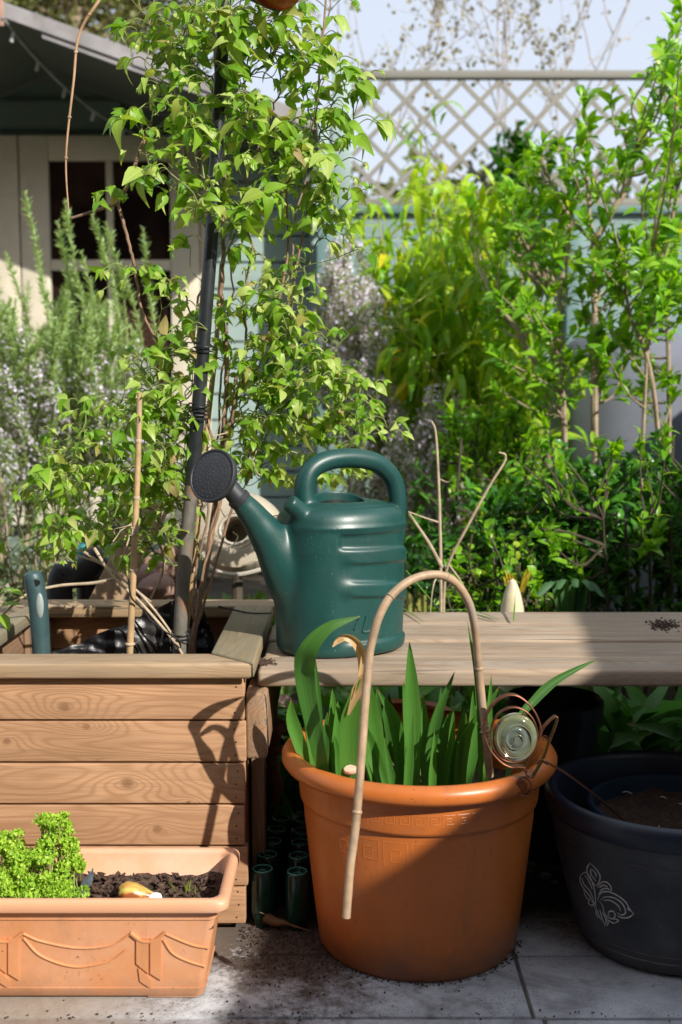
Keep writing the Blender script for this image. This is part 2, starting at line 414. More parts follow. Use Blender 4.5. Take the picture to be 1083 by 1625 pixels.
MT['black'] = plain('black_rubber', (.012, .012, .013), .5, var=.3)

# ------------------------------------------------------------------ THE SETTING: ground
def ground_mat():
    m, nt, b = newmat('bed_soil'); v = coords(nt, rnd=False)
    n1 = noise(nt, v, 5, 8, .7); n2 = noise(nt, v, 60, 6, .7)
    c = ramp(nt, n1, [(.3, (.05, .036, .026)), (.55, (.10, .075, .055)), (.75, (.17, .14, .10))])
    c = mixc(nt, ramp(nt, n2, [(.55, (0,0,0)), (.7, (.6,)*3)]), c, (.22, .18, .13))
    nt.links.new(c, b.inputs['Base Color']); b.inputs['Roughness'].default_value = .95
    bump(nt, b, math_(nt, 'ADD', n1, n2), .8, .02); return m
mb = MB(); n = 60
xs = np.concatenate(([-60, -20], np.linspace(-6, 6, n), [20, 60])); ys = np.concatenate(([-30, -8], np.linspace(-3, 12, n), [30, 90]))
X, Y = np.meshgrid(xs, ys); Z = -.035 + .012*noise3(np.stack([X*3, Y*3, X*0], -1))*(np.abs(X) < 6)
gridm(mb, np.stack([X, Y, Z], -1)); struct('ground', mb, ground_mat())

def slab_mat():
    m, nt, b = newmat('patio_stone'); v = coords(nt, rnd=False)
    n1 = noise(nt, v, 9, 8, .7); n2 = noise(nt, v, 90, 5, .75); n3 = noise(nt, v, 3.2, 5, .6, .6)
    c = ramp(nt, n1, [(.30, (.27, .275, .29)), (.50, (.43, .44, .465)), (.72, (.60, .61, .64))])
    n5 = noise(nt, v, 4.5, 7, .75, 1.2)
    c = mixc(nt, ramp(nt, n5, [(.50, (0,0,0)), (.64, (.75,)*3)]), c, (.17, .16, .16))
    n4 = noise(nt, v, 340, 4, .8)
    c = mixc(nt, math_(nt, 'MULTIPLY', ramp(nt, n4, [(.50, (0,0,0)), (.60, (.85,)*3)]), ramp(nt, noise(nt, v, 14, 5, .7), [(.46, (.05,)*3), (.66, (.9,)*3)])), c, (.10, .085, .075))
    sep = N(nt, 'ShaderNodeSeparateXYZ'); nt.links.new(v, sep.inputs[0])
    # soil spilt around the planter's foot and along the bed edge
    dx = math_(nt, 'ABSOLUTE', math_(nt, 'ADD', sep.outputs[0], .07)); dy = math_(nt, 'SUBTRACT', 1.78, sep.outputs[1])
    d = math_(nt, 'ADD', math_(nt, 'MULTIPLY', dx, 1.5), math_(nt, 'MULTIPLY', dy, 1.7))
    d = math_(nt, 'ADD', d, math_(nt, 'MULTIPLY', math_(nt, 'SUBTRACT', n1, .5), 1.4))
    d = math_(nt, 'ADD', d, math_(nt, 'MULTIPLY', math_(nt, 'SUBTRACT', n2, .5), .9))
    c = mixc(nt, ramp(nt, d, [(.42, (.95,)*3), (.78, (0,0,0))]), c, (.085, .062, .047))
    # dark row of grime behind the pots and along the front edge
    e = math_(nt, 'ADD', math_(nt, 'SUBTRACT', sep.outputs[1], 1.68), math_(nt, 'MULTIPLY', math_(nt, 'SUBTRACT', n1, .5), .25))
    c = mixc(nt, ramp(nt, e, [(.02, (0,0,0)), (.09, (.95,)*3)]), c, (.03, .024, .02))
    l = math_(nt, 'ADD', math_(nt, 'MULTIPLY', math_(nt, 'ADD', sep.outputs[0], .17), -4.), math_(nt, 'MULTIPLY', math_(nt, 'SUBTRACT', n3, .5), 1.2))
    c = mixc(nt, ramp(nt, l, [(.0, (0,0,0)), (.7, (.8,)*3)]), c, (.26, .20, .145))
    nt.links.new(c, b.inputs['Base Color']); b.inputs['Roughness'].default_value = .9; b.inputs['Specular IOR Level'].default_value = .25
    bump(nt, b, math_(nt, 'ADD', n1, math_(nt, 'MULTIPLY', n2, .6)), .6, .004); return m
PM = slab_mat()
mb = MB()
rows = [(.50, .96), (.968, 1.424), (1.432, 1.597), (1.605, 1.90)]
for j, (a, b_) in enumerate(rows):
    cuts = [-2.6, -1.3, .255, .90, 1.55, 2.2] if j != 1 else [-2.6, -1.3, .268, .91, 1.56, 2.2]
    for i, (xa, xb) in enumerate(zip(cuts[:-1], cuts[1:])):
        rbox(mb, xa+.0025, xb-.0025, a-.0015, b_+.0015, -.06, 0 - .0012*((i*7+j*3) % 3), .0035, 2)
struct('patio', mb, PM, label='pale stained paving slabs')
mb = MB(); rbox(mb, -1.6, 2.1, .45, 1.92, -.07, -.006, 0); struct('patio_joint_bed', mb, plain('grey_grout', (.11, .10, .085), .95, var=.4, vs=60))
# light paved path on the left
mb = MB(); g = np.random.default_rng(5)
for j in range(9):
    for i in range(6):
        x0 = -4.4 + i*.5 + (j % 2)*.2; y0 = 2.75 + j*.27
        rbox(mb, x0, x0+.485, y0, y0+.255, -.05, -.012 + g.uniform(0, .006), .006)
struct('path', mb, plain('path_stone', (.40, .36, .31), .9, var=.25, vs=14, bmp=.6, bs=60, dirt=(.20,.19,.12), dirt_sc=3, spec=.2))

# crumbs of soil and grit on the paving
def crumbs(name, pts, mat, label, cat='soil', smin=.0015, smax=.006, parent=None, seed=1):
    g = np.random.default_rng(seed); bm = bmesh.new(); bmesh.ops.create_icosphere(bm, subdivisions=1, radius=1)
    tv = np.array([v.co[:] for v in bm.verts]); tf = [[v.index for v in f.verts] for f in bm.faces]; bm.free()
    tv = tv*(1+.3*g.normal(0, 1, (len(tv), 1)))
    N_ = len(pts); s_ = g.uniform(smin, smax, N_)**1.0
    M = np.zeros((N_, 3, 3)); th = g.uniform(0, 6.28, N_)
    a = g.uniform(.6, 1.3, (N_, 3))
    M[:, 0, 0] = np.cos(th)*s_*a[:, 0]; M[:, 1, 0] = np.sin(th)*s_*a[:, 0]; M[:, 0, 1] = -np.sin(th)*s_*a[:, 1]; M[:, 1, 1] = np.cos(th)*s_*a[:, 1]; M[:, 2, 2] = s_*.7*a[:, 2]
    mb = MB(); mb.batch(tv, tf, np.zeros((len(tv), 2)), M, np.asarray(pts) + np.stack([s_*0, s_*0, s_*.4], 1))
    o = obj(name, mb, mat, parent, smooth=False, sharp=None)
    if parent is None: tag(o, label, cat, kind='stuff')
    return o
g = np.random.default_rng(11); P = []
for _ in range(2400):
    x = -.06 + g.normal(0, .075); y = 1.665 + g.normal(0, .075)
    if y < 1.83 and y > 1.4 and not (x < -.155 and y > 1.46): P.append((x, y, 0))
for _ in range(120): P.append((g.uniform(-.6, .6), 1.43 + g.normal(0, .008), 0))
for _ in range(350): P.append((g.uniform(-.15, .8), g.uniform(1.68, 1.88), 0))
for _ in range(60): P.append((g.uniform(-.7, .6), g.uniform(1.35, 1.6), 0))
for _ in range(260): a = g.uniform(3.3, 6.2); P.append((.1165+.152*math.cos(a)+g.normal(0, .004), 1.662+.152*math.sin(a)+g.normal(0, .004), 0))
crumbs('spilt_soil', P, MT['soil'], 'dark soil crumbs scattered on the paving beside the planter', smin=.0005, smax=.0018)

# ------------------------------------------------------------------ wooden planter
PX0, PX1, PY0, PY1 = -.625, -.146, 1.668, 2.185; RZ = .423
pl = thing('wooden_planter', 'square raised wooden planter with horizontal boards and weathered top rail', 'planter', ((PX0+PX1)/2, (PY0+PY1)/2, 0))
zz = [.012, .072, .136, .201, .266, .331, .397]
for i in range(6):
    mb = MB(); jx = [.0, .004, 0, .001, .003, .001][i]
    rbox(mb, PX0, PX1 + jx, PY0, PY0+.02, zz[i]+.0014, zz[i+1]-.0014, .0022, 3)
    obj('front_board', mb, MT['planter'], pl)
    mb = MB(); rbox(mb, PX0+.001, PX1-.001, PY1-.02, PY1, zz[i]+.001, zz[i+1]-.001, .0022); obj('back_board', mb, MT['planter'], pl)
    mb = MB(); rbox(mb, PX1-.022, PX1-.002, PY0+.0205, PY1-.0205, zz[i]+.001, zz[i+1]-.001, .0022); obj('side_board', mb, MT['beam'], pl)
    mb = MB(); rbox(mb, PX0+.002, PX0+.022, PY0+.0205, PY1-.0205, zz[i]+.001, zz[i+1]-.001, .0022); obj('side_board', mb, MT['beam'], pl)
for x in (PX0+.045, PX1-.045):
    for y in (PY0+.043, PY1-.043):
        mb = MB(); rbox(mb, x-.022, x+.022, y-.022, y+.022, 0, .398, .003); obj('corner_post', mb, MT['post'], pl)
# nails
mb = MB(); g = np.random.default_rng(2)
for i in range(6):
    for k in range(3):
        z = zz[i] + .012 + k*.02; x = PX1 - .012 + g.uniform(-.003, .003)
        mb = MB(); tube(mb, [(x, PY0+.004, z), (x, PY0-.0006, z+g.uniform(-.0006,.0006))], [.0013, .0013], 8); obj('nail', mb, MT['black'], pl)
ov = .017; rw = .073; zt, zb = RZ, RZ-.0235
x0, x1, y0, y1 = PX0-ov, PX1+ov, PY0-ov, PY1+ov
mb = MB(); prism(mb, [(x0, y0), (x1-.003, y0), (x1-rw, y0+rw-.002), (x0+rw, y0+rw-.002)], zb-.001, zt-.001, .004, seg=3); obj('top_rail', mb, MT['rail_x'], pl)
mb = MB(); prism(mb, [(x1, y0-.0), (x1, y1-rw-.001), (x1-rw, y1-rw-.001), (x1-rw+.001, y0+rw-.001)], zb, zt+.0015, .004, seg=3); obj('top_rail', mb, MT['rail_y'], pl)
mb = MB(); prism(mb, [(x0, y1-rw), (x1+.012, y1-rw), (x1+.012, y1), (x0, y1)], zb, zt, .004, seg=3); obj('top_rail', mb, MT['rail_x'], pl)
mb = MB(); prism(mb, [(x0, y0+.002), (x0+rw-.001, y0+rw), (x0+rw-.001, y1-rw-.001), (x0, y1-rw-.001)], zb, zt, .004, seg=3); obj('top_rail', mb, MT['rail_y'], pl)
# soil in the planter
mb = MB(); m_ = 40; X, Y = np.meshgrid(np.linspace(PX0+.02, PX1-.02, m_), np.linspace(PY0+.02, PY1-.02, m_))
Z = .315 + .012*noise3(np.stack([X*22, Y*22, X*0], -1)); gridm(mb, np.stack([X, Y, Z], -1)); obj('soil', mb, MT['soil'], pl)
# crumpled black liner standing up inside the planter
def sheet(mb, top, bot, amp, seed, nu=70, nv=36, fr=26):
    tp = spline(top, 12); bt = spline(bot, 12)
    tp = np.array([tp[int(i)] for i in np.linspace(0, len(tp)-1, nu)]); bt = np.array([bt[int(i)] for i in np.linspace(0, len(bt)-1, nu)])
    t = np.linspace(0, 1, nv)[:, None, None]; V = bt[None]*(1-t) + tp[None]*t
    nn = noise3(V*fr + seed); n2 = noise3(V*fr*2.7 + seed*3); V[..., 1] += amp*nn + amp*.35*n2; V[..., 2] += amp*.5*noise3(V*fr*1.3+9)*(t[..., 0] > .02)
    gridm(mb, V); return mb
mb = MB()
def drop(Pt, z=.318, dy=-.012): return [np.array((p[0], p[1]+dy, z)) for p in Pt]
t1 = [at(78, 1036, 1.93), at(125, 1020, 1.94), at(160, 1004, 1.95), at(210, 986, 1.96), at(250, 966, 1.97), at(272, 952, 1.98)]
t2 = [at(262, 962, 2.05), at(290, 948, 2.06), at(305, 942, 2.06), at(322, 965, 2.05), at(335, 1000, 2.03), at(345, 1030, 2.0)]
t3 = [at(196, 1000, 2.02), at(230, 978, 2.03), at(262, 958, 2.04), at(290, 950, 2.05)]
sheet(mb, t1, drop(t1), .009, 1.0, fr=40); sheet(mb, t2, drop(t2), .010, 4.0, fr=40); sheet(mb, t3, drop(t3), .008, 7.0, fr=40)
obj('black_liner', mb, MT['bag'], pl)

# ------------------------------------------------------------------ bench
BX0, BX1 = -.128, 1.25; BZ = .400
be = thing('slatted_bench', 'weathered low wooden slatted bench joined to the right of the planter', 'bench', (.55, 1.96, 0))
ye = [1.700, 1.806, 1.925, 2.062, 2.212]
for i in range(4):
    mb = MB(); rbox(mb, BX0+.002*(i % 2), BX1, ye[i]+.003, ye[i+1]-.003, BZ-.027-(.001*i % .002), BZ - .0028*(i % 2), .0065, 3); obj('plank', mb, MT['bench'], be)
mb = MB(); rbox(mb, PX1+.002, PX1+.034, 1.672, 2.17, .27, .3725, .005, 3); obj('support_beam', mb, MT['beam'], be)
mb = MB(); rbox(mb, 1.10, 1.135, 1.72, 2.17, .30, .3725, .004); obj('support_beam', mb, MT['beam'], be)
mb = MB(); rbox(mb, PX1+.036, 1.098, 1.90, 1.935, .335, .3695, .004); obj('cross_beam', mb, MT['bench'], be)
mb = MB(); rbox(mb, PX1+.036, 1.098, 2.10, 2.135, .30, .3695, .004); obj('cross_beam', mb, MT['bench'], be)
for y in (1.74, 2.10):
    mb = MB(); rbox(mb, 1.137, 1.18, y, y+.043, 0, .3725, .004); obj('leg', mb, MT['post'], be)
    mb = MB(); rbox(mb, PX1+.003, PX1+.024, y+.02, y+.065, 0, .268, .003); obj('leg', mb, MT['post'], be)

# ------------------------------------------------------------------ watering can
cx, cy, cz = .0, 1.868, BZ+.0005
YAW = R(30); U = np.array((-math.cos(YAW), -math.sin(YAW), 0)); Vv = np.array((math.sin(YAW), -math.cos(YAW), 0))  # U to the spout, Vv to the camera
wc = thing('watering_can', 'dark green plastic watering can with black rose standing on the bench', 'watering can', (cx, cy, cz))
A0, B0, HT = .109, .085, .238
def sm(a, b, x):
    t = min(1, max(0, (x-a)/(b-a))); return t*t*(3-2*t)
def can_surface(th, z, h=0.):
    e = .86; cu, sv = math.sin(th), math.cos(th)
    u = A0*math.copysign(abs(cu)**e, cu); w = B0*math.copysign(abs(sv)**e, sv)
    t = z/HT; k = 1.0 + .025*math.sin(math.pi*min(1, t*1.1)); rb = .012; rt = .030
    if z < rb: k *= 1 - .07*(1-math.sqrt(max(0, 1-(1-z/rb)**2)))
    if z > HT-rt: k *= 1 - .22*(1-math.sqrt(max(0, 1-((z-HT+rt)/rt)**2)))
    nrm = U*(u/A0**2) + Vv*(w/B0**2); nrm = nrm/np.linalg.norm(nrm)
    return np.array((cx, cy, cz)) + U*u*k + Vv*w*k + np.array((0, 0, z)) + nrm*h
def can_relief(th, z):
    """panel with two slanting bars pressed into the side facing the camera"""
    thc = ((th + math.pi) % (2*math.pi)) - math.pi
    m = sm(-1.8, -1.66, thc)*(1-sm(.34, .44, thc))
    r = -.0042*m*sm(.020, .025, z)*(1-sm(.196, .200, z))
    lo = sm(-1.3, .4, thc); dip = -.004*math.sin(3.2*(thc+.3))
    for q, wd in ((.137 + .017*lo + dip, .024), (.072 + .030*lo + dip, .024)):
        r += .0046*m*sm(q, q+.004, z)*(1-sm(q+wd-.002, q+wd+.005, z))
    r += .0020*math.exp(-((z-.208)/.0035)**2)
    return r
def cl(u, w, z): return np.array((cx, cy, cz)) + U*u + Vv*w + np.array((0, 0, z))
cm = MB(); nt_ = 200
zs = np.concatenate((np.linspace(0, .014, 10), np.linspace(.0155, HT-.032, 120), HT-.030+.030*np.sin(np.linspace(0, math.pi/2, 22))))
V = np.array([[can_surface(2*math.pi*k/nt_, min(z, HT-1e-6), can_relief(2*math.pi*k/nt_, z)) for k in range(nt_+1)] for z in zs])
ring = V[-1]; ctr = ring.mean(0); hole_c = ctr + U*.000 - Vv*.004 + np.array((0, 0, .007))
rows_ = list(V)
for t in (.25, .5, .75, 1.0):
    rows_.append(np.array([ring[k]*(1-t) + (hole_c + U*.046*math.sin(2*math.pi*k/nt_) + Vv*.034*math.cos(2*math.pi*k/nt_))*t + np.array((0, 0, .004*math.sin(math.pi*t))) for k in range(nt_+1)]))
rows_[-1] = np.array([p + (0, 0, -.0125*math.cos(2*math.pi*k/nt_)) for k, p in enumerate(rows_[-1])]); lip = rows_[-1]
rows_.append(lip + (0, 0, .0030)); rows_.append(hole_c + (lip-hole_c)*.93 + (0, 0, .0020)); rows_.append(hole_c + (lip-hole_c)*.92 + (0, 0, -.05)); rows_.append(hole_c + (lip-hole_c)*.01 + (0, 0, -.05))
rows_.insert(0, V[0]*.01 + V[0].mean(0)*.99)
gridm(cm, np.array(rows_))
def cu_at(px, py):     # pixel -> point in the upright plane through spout and handle
    u = .1
    for _ in range(12):
        p = at(px, py, cy - math.sin(YAW)*u); u = -(p[0]-cx)/math.cos(YAW)
    return cl(u, 0, p[2]-cz), u
sp_pts = [cu_at(*q)[0] for q in ((520, 955), (490, 935), (462, 902), (434, 862), (408, 826), (386, 799), (378, 790))]
sp_path = spline(sp_pts, 10); L = np.linspace(0, 1, len(sp_path))
sr = np.interp(L, [0, .17, .33, .5, .67, .83, 1], [.062, .062, .052, .034, .0235, .0178, .0165])
T, _n, _b = frames(sp_path); aa = np.linspace(0, 2*math.pi, 41); Vs = []
for i in range(len(sp_path)):
    up = np.cross(T[i], Vv); up /= np.linalg.norm(up); fl = np.interp(L[i], [0, .33, .6, 1], [.70, .72, .9, 1.])
    Vs.append(sp_path[i] + sr[i]*(np.cos(aa)[:, None]*up + fl*np.sin(aa)[:, None]*Vv))
Vs = [Vs[0]*.01 + sp_path[0]*.99] + Vs + [Vs[-1]*.01 + sp_path[-1]*.99]; gridm(cm, np.array(Vs))
Vs = []
for z in np.linspace(0.001, .165, 30):     # web that carries the spout down to the foot
    reach = np.interp(z, [0, .03, .06, .10, .138, .165], [.106, .111, .117, .123, .130, .130]); wid = np.interp(z, [0, .10, .165], [.066, .056, .034])
    a = np.linspace(0, 2*math.pi, 41); Vs.append(np.array([cl(.02 + (reach-.02)*math.copysign(abs(math.cos(q))**.85, math.cos(q)), wid*math.sin(q), z) for q in a]))
Vs = [Vs[0]*.01 + Vs[0].mean(0)*.99] + Vs + [Vs[-1]*.01 + Vs[-1].mean(0)*.99]; gridm(cm, np.array(Vs))
hpx = ((488, 850), (487, 812), (483, 778), (492, 748), (520, 731), (562, 727), (600, 736), (624, 762), (631, 800), (630, 850), (628, 905))
hp = spline([cu_at(*q)[0] for q in hpx], 8); hl = np.linspace(0, 1, len(hp))
hr = np.interp(hl, [0, .12, .2, .3, .75, .88, 1], [.026, .020, .0175, .0165, .0160, .014, .009]); tube(cm, hp, hr, 22)
k1 = cu_at(484, 828)[0] + Vv*.030; k2 = cu_at(447, 797)[0] + Vv*.030
kp = spline([k1, k1*.5+k2*.5, k2, k2+(k2-k1)*.10], 6); tube(cm, kp, np.interp(np.linspace(0, 1, len(kp)), [0, .5, .85, .95, 1], [.017, .0155, .0150, .0125, .005]), 18)
def fuse(mbx, name, vox=.0016, blend=None, iters=14):
    """union of overlapping closed shapes, softened where blend(co) is high"""
    me = mbx.mesh('tmp', (0, 0, 0)); o = bpy.data.objects.new('tmp', me); COL.objects.link(o)
    w = o.modifiers.new('w', 'WELD'); w.merge_threshold = 1e-5
    r = o.modifiers.new('r', 'REMESH'); r.mode = 'VOXEL'; r.voxel_size = vox; r.use_smooth_shade = True
    dg = bpy.context.evaluated_depsgraph_get(); ev_ = o.evaluated_get(dg); m2 = bpy.data.meshes.new_from_object(ev_)
    bpy.data.objects.remove(o); n = len(m2.vertices); co = np.zeros(n*3); m2.vertices.foreach_get('co', co); co = co.reshape(-1, 3)
    ed_ = np.zeros(len(m2.edges)*2, dtype=np.int32); m2.edges.foreach_get('vertices', ed_); ed_ = ed_.reshape(-1, 2)
    deg = np.bincount(ed_.ravel(), minlength=n).astype(float)[:, None]; wt = blend(co)[:, None]
    for it in range(iters):
        acc = np.zeros_like(co)
        for k in range(3): acc[:, k] = np.bincount(ed_[:, 0], co[ed_[:, 1], k], n) + np.bincount(ed_[:, 1], co[ed_[:, 0], k], n)
        lap = acc/np.maximum(deg, 1) - co; ww = wt if it >= 3 else np.maximum(wt, .5)
        co = co + lap*ww
    m2.vertices.foreach_set('co', co.ravel()); m2.update(); m2.name = name; return m2
j1 = cu_at(455, 895)[0]; j2 = cu_at(487, 815)[0] + Vv*.02
def blendw(co):
    w = np.exp(-(np.linalg.norm((co-j1)*(1, 1, .45), axis=1)/.052)**4)
    u_ = (co - np.array((cx, cy, cz)))@U; v_ = (co - np.array((cx, cy, cz)))@Vv; z_ = co[:, 2]-cz
    w = np.maximum(w, np.exp(-((u_-.07)/.036)**4)*(z_ < .165)*(z_ > .012))
    w = np.maximum(w, np.exp(-(np.linalg.norm(co-j2, axis=1)/.024)**4)*.25)
    return w*.98
me = fuse(cm, 'body', .0017, blendw, 60)
co = np.zeros(len(me.vertices)*3); me.vertices.foreach_get('co', co); co = co.reshape(-1, 3) - np.array((cx, cy, cz)); me.vertices.foreach_set('co', co.ravel()); me.update()
bo = bpy.data.objects.new('body', me); COL.objects.link(bo); me.materials.clear(); me.materials.append(MT['can']); bo.parent = wc
mb = MB(); mb.add(hole_c + (lip[:-1]-hole_c)*.90 + (0, 0, -.012), [tuple(range(nt_))]); obj('inside_shade', mb, MT['black'], wc, smooth=False, sharp=None)  # black disc standing in for the shade inside the can
# neck and rose
rose_n = np.array((-.50, -.82, .30)); rose_n /= np.linalg.norm(rose_n)
RC = at(338, 755, cy - .5*.222); back = RC - rose_n*.020
mb = MB(); e1 = sp_pts[-1]; e0_ = sp_pts[-2]; dirn_ = (e1-e0_)/np.linalg.norm(e1-e0_)
nk = spline([e1 - dirn_*.006, e1 + dirn_*.004, e1*.45 + back*.55 + (0, 0, .002), back], 8)
tube(mb, nk, np.interp(np.linspace(0, 1, len(nk)), [0, .25, .3, .7, 1], [.0185, .0185, .0155, .0150, .022]), 28); obj('neck', mb, MT['rose'], wc)
a_ = np.cross(rose_n, (0, 0, 1)); a_ /= np.linalg.norm(a_); b_ = np.cross(a_, rose_n)
mb = MB(); prof = [(.020, -.024), (.030, -.018), (.0405, -.008), (.0425, -.003), (.0425, .002), (.0415, .0035), (.0395, .0035), (.0385, .002), (.030, .0042), (.018, .0060), (.008, .0068), (.0005, .0070)]
nn_ = 64; Vr = np.array([[RC + rose_n*h + (a_*math.cos(t) + b_*math.sin(t))*r for t in np.linspace(0, 2*math.pi, nn_+1)] for r, h in prof])
gridm(mb, Vr); rose = obj('rose', mb, MT['rose'], wc)
mb = MB()
for ri, cnt in ((.0, 1), (.007, 6), (.014, 12), (.021, 18), (.028, 22), (.034, 26)):
    for k in range(cnt):
        t = 2*math.pi*k/cnt + ri*40; h = np.interp(ri, [0, .018, .030, .0385], [.0070, .0060, .0042, .002])
        c = RC + (a_*math.cos(t)+b_*math.sin(t))*ri + rose_n*(h)
        tube(mb, [c - rose_n*.001, c + rose_n*.0010], [.0011, .0008], 7)
obj('sprinkle_holes', mb, plain('hole_nipple', (.06, .06, .065), .5, var=.4), rose)
# embossed 7 L on the lower side
mb = MB()
fm = lambda a, b, h: can_surface(a, b, can_relief(a, b) + h - .0005)
def ths(px, py):    # pixel -> (th, z) on the side of the can by search
    best = None
    d = ray(px, py)
    for th in np.linspace(-1.4, 1.2, 130):
        p = can_surface(th, .05); t = p[1]/d[1]; 
        e = abs(t*d[0]-p[0])
        if best is None or e < best[0]: best = (e, th, CAM_H + t*d[2] - cz)
    return best[1], best[2]
def str_can(pts, w=.0060, h=.0026): ribbon(mb, [ths(*p) for p in pts], w, h, fm, 1)
str_can([(553, 983), (562, 982), (571, 980)]); str_can([(571, 980), (567, 990), (562, 1000)])
str_can([(581, 980), (579, 992), (578, 1003)]); str_can([(578, 1003), (584, 1004), (590, 1002)])
obj('volume_mark', mb, MT['can'], wc, sharp=None)

# ------------------------------------------------------------------ terracotta-coloured pot
def prof_r(prof, z):
    zs_ = [p[1] for p in prof]; rs_ = [p[0] for p in prof]; return float(np.interp(z, zs_, rs_))
def hit_lathe(px, py, c, prof):
    """pixel -> (theta, z) on the outside wall of a turned pot"""
    d = ray(px, py); lo = None
    for t in np.linspace(.6, 2.6, 4000):
        p = np.array((0, 0, CAM_H)) + d*t
        if math.hypot(p[0]-c[0], p[1]-c[1]) < prof_r(prof, p[2]):
            return math.atan2(p[1]-c[1], p[0]-c[0]), p[2]
    return None
TC = (.1165, 1.662)
wall = [(.146, 0.0), (.150, .006), (.1555, .05), (.1635, .12), (.1720, .20), (.1732, .2205), (.1772, .2222), (.1784, .227), (.1808, .262), (.182, .272)]
tp = thing('terracotta_pot', 'large orange plastic flower pot with rolled rim and key pattern, in front of the bench', 'plant pot', (TC[0], TC[1], 0))
rimp = [(.182, .272), (.1935, .2705), (.2005, .272), (.205, .2785), (.205, .287), (.2005, .2945), (.193, .298), (.184, .296), (.178, .290), (.176, .282)]
mb = MB(); pr = [(.002, .0005), (.140, .0005)] + wall; lathe(mb, pr, TC, 160); obj('pot_wall', mb, MT['terra'], tp, sharp=60)
mb = MB(); pr = rimp + [(.176, .26), (.168, .20), (.1645, .19)]; lathe(mb, pr, TC, 160); obj('rim', mb, MT['terra'], tp, sharp=70)
mb = MB(); fm = lambda a, b, h: (TC[0]+(prof_r(wall, b)+h)*math.cos(a), TC[1]+(prof_r(wall, b)+h)*math.sin(a), b)
# two bands of square key pattern
def key_band(z0, hgt, n, w, h):
    per = 2*math.pi/n; s_ = lambda x: x
    for k in range(n):
        a0 = -math.pi/2 + (k - n/2)*per
        if not (-math.pi*1.12 < a0 < .15): continue
        u = per/9.
        pts = [(0, 0), (0, 8), (7.4, 8), (7.4, 1.6), (2.2, 1.6), (2.2, 5.6), (5.2, 5.6), (5.2, 3.6), (3.8, 3.6)]
        P = [(a0 + p[0]*u, z0 + p[1]*hgt/8) for p in pts]
        # straight strokes, split so that they follow the curve
        for (p, q) in zip(P[:-1], P[1:]):
            seg = [(p[0]+(q[0]-p[0])*t, p[1]+(q[1]-p[1])*t) for t in np.linspace(0, 1, 4)]
            # unroll theta to metres for the width
            r0 = prof_r(wall, z0+hgt/2)
            PP = [(a*r0, b) for a, b in seg]
            ribbon(mb, PP, w, h, lambda a, b, hh: fm(a/r0, b, hh), 1)
    return
key_band(.174, .036, 27, .0024, .00022)
obj('key_pattern', mb, MT['terra'], tp, smooth=False, sharp=None); mb = MB(); key_band(.236, .016, 54, .0015, .00025)
obj('key_pattern', mb, MT['terra'], tp, smooth=False, sharp=None)
mb = MB(); r_ = np.linspace(0.001, .172, 24); a = np.linspace(0, 2*math.pi, 61); RR, AA = np.meshgrid(r_, a)
P = np.stack([TC[0]+RR*np.cos(AA), TC[1]+RR*np.sin(AA), .225+0*RR], -1); P[..., 2] += .008*noise3(P*40); gridm(mb, P); obj('soil', mb, MT['soil'], tp)

# ------------------------------------------------------------------ dark blue-grey pot with engraved lily, inner nursery pot
DC = (.494, 1.655)
dwall = [(.118, 0.0), (.128, .004), (.1345, .016), (.136, .022), (.1375, .028), (.150, .07), (.166, .135), (.172, .170), (.1725, .173), (.1745, .178), (.178, .200)]
dp = thing('dark_glazed_pot', 'dark blue-grey round pot with a pale engraved lily emblem, at the right edge', 'plant pot', (DC[0], DC[1], 0))
mb = MB(); lathe(mb, [(.002, .0005)] + dwall, DC, 140); obj('pot_wall', mb, MT['darkpot'], dp, sharp=60)
mb = MB(); lathe(mb, [(.178, .198), (.1825, .201), (.1855, .209), (.186, .220), (.183, .230), (.177, .234), (.170, .231), (.167, .224), (.165, .19), (.158, .12), (.14, .05)], DC, 140); obj('rim', mb, plain('dark_blue_rim', (.011, .016, .029), .42, var=.25, vs=10, bmp=.08), dp, sharp=70)
mb = MB(); lathe(mb, [(.1358, .020), (.1368, .0215), (.1362, .023)], DC, 140); lathe(mb, [(.1385, .0315), (.1393, .0325), (.1389, .034)], DC, 140); lathe(mb, [(.1722, .1722), (.1733, .1732), (.1735, .1742)], DC, 140)
obj('ridge', mb, plain('ridge_glaze', (.085, .078, .082), .6, var=.3), dp)
dfm = lambda a, b, h: (DC[0]+(prof_r(dwall, b)+h)*math.cos(a), DC[1]+(prof_r(dwall, b)+h)*math.sin(a), b)
mb = MB()
strokes = [
 [(690,240),(677,262),(680,290),(698,318),(716,338)], [(690,240),(712,262),(732,292),(730,318),(716,338)],
 [(695,262),(694,285),(706,305),(716,318)], [(700,268),(714,285),(717,300)],
 [(650,292),(648,318),(660,345),(684,375),(700,400),(712,432)], [(650,292),(672,280),(690,300),(704,335),(712,375),(716,430)],
 [(656,302),(664,330),(690,360),(706,395)], [(668,292),(686,318),(700,352)],
 [(664,358),(672,382),(688,400)], [(690,392),(684,410),(696,422),(708,412),(702,400),(695,405)],
 [(722,345),(738,324),(760,322),(778,340),(782,358)], [(782,358),(760,348),(740,355),(726,376)], [(730,345),(748,335),(766,342)],
 [(722,400),(735,370),(765,362),(805,378),(840,405),(860,438),(877,457)], [(877,457),(855,472),(828,474),(806,466)],
 [(732,400),(755,385),(795,390),(828,415),(842,450),(826,462),(806,452)], [(745,400),(775,400),(808,420),(822,445)],
 [(860,445),(848,432)], [(790,478),(812,484),(800,495)],
 [(730,402),(745,425),(750,450),(765,470),(788,478),(797,462),(788,446),(772,448),(768,460),(778,466)],
 [(716,432),(716,455),(726,475)], [(722,440),(730,468),(742,486)], [(732,440),(742,475),(752,500)], [(744,450),(758,485),(752,510)], [(756,470),(768,492),(762,508)], [(770,482),(782,494),(800,497)],
]
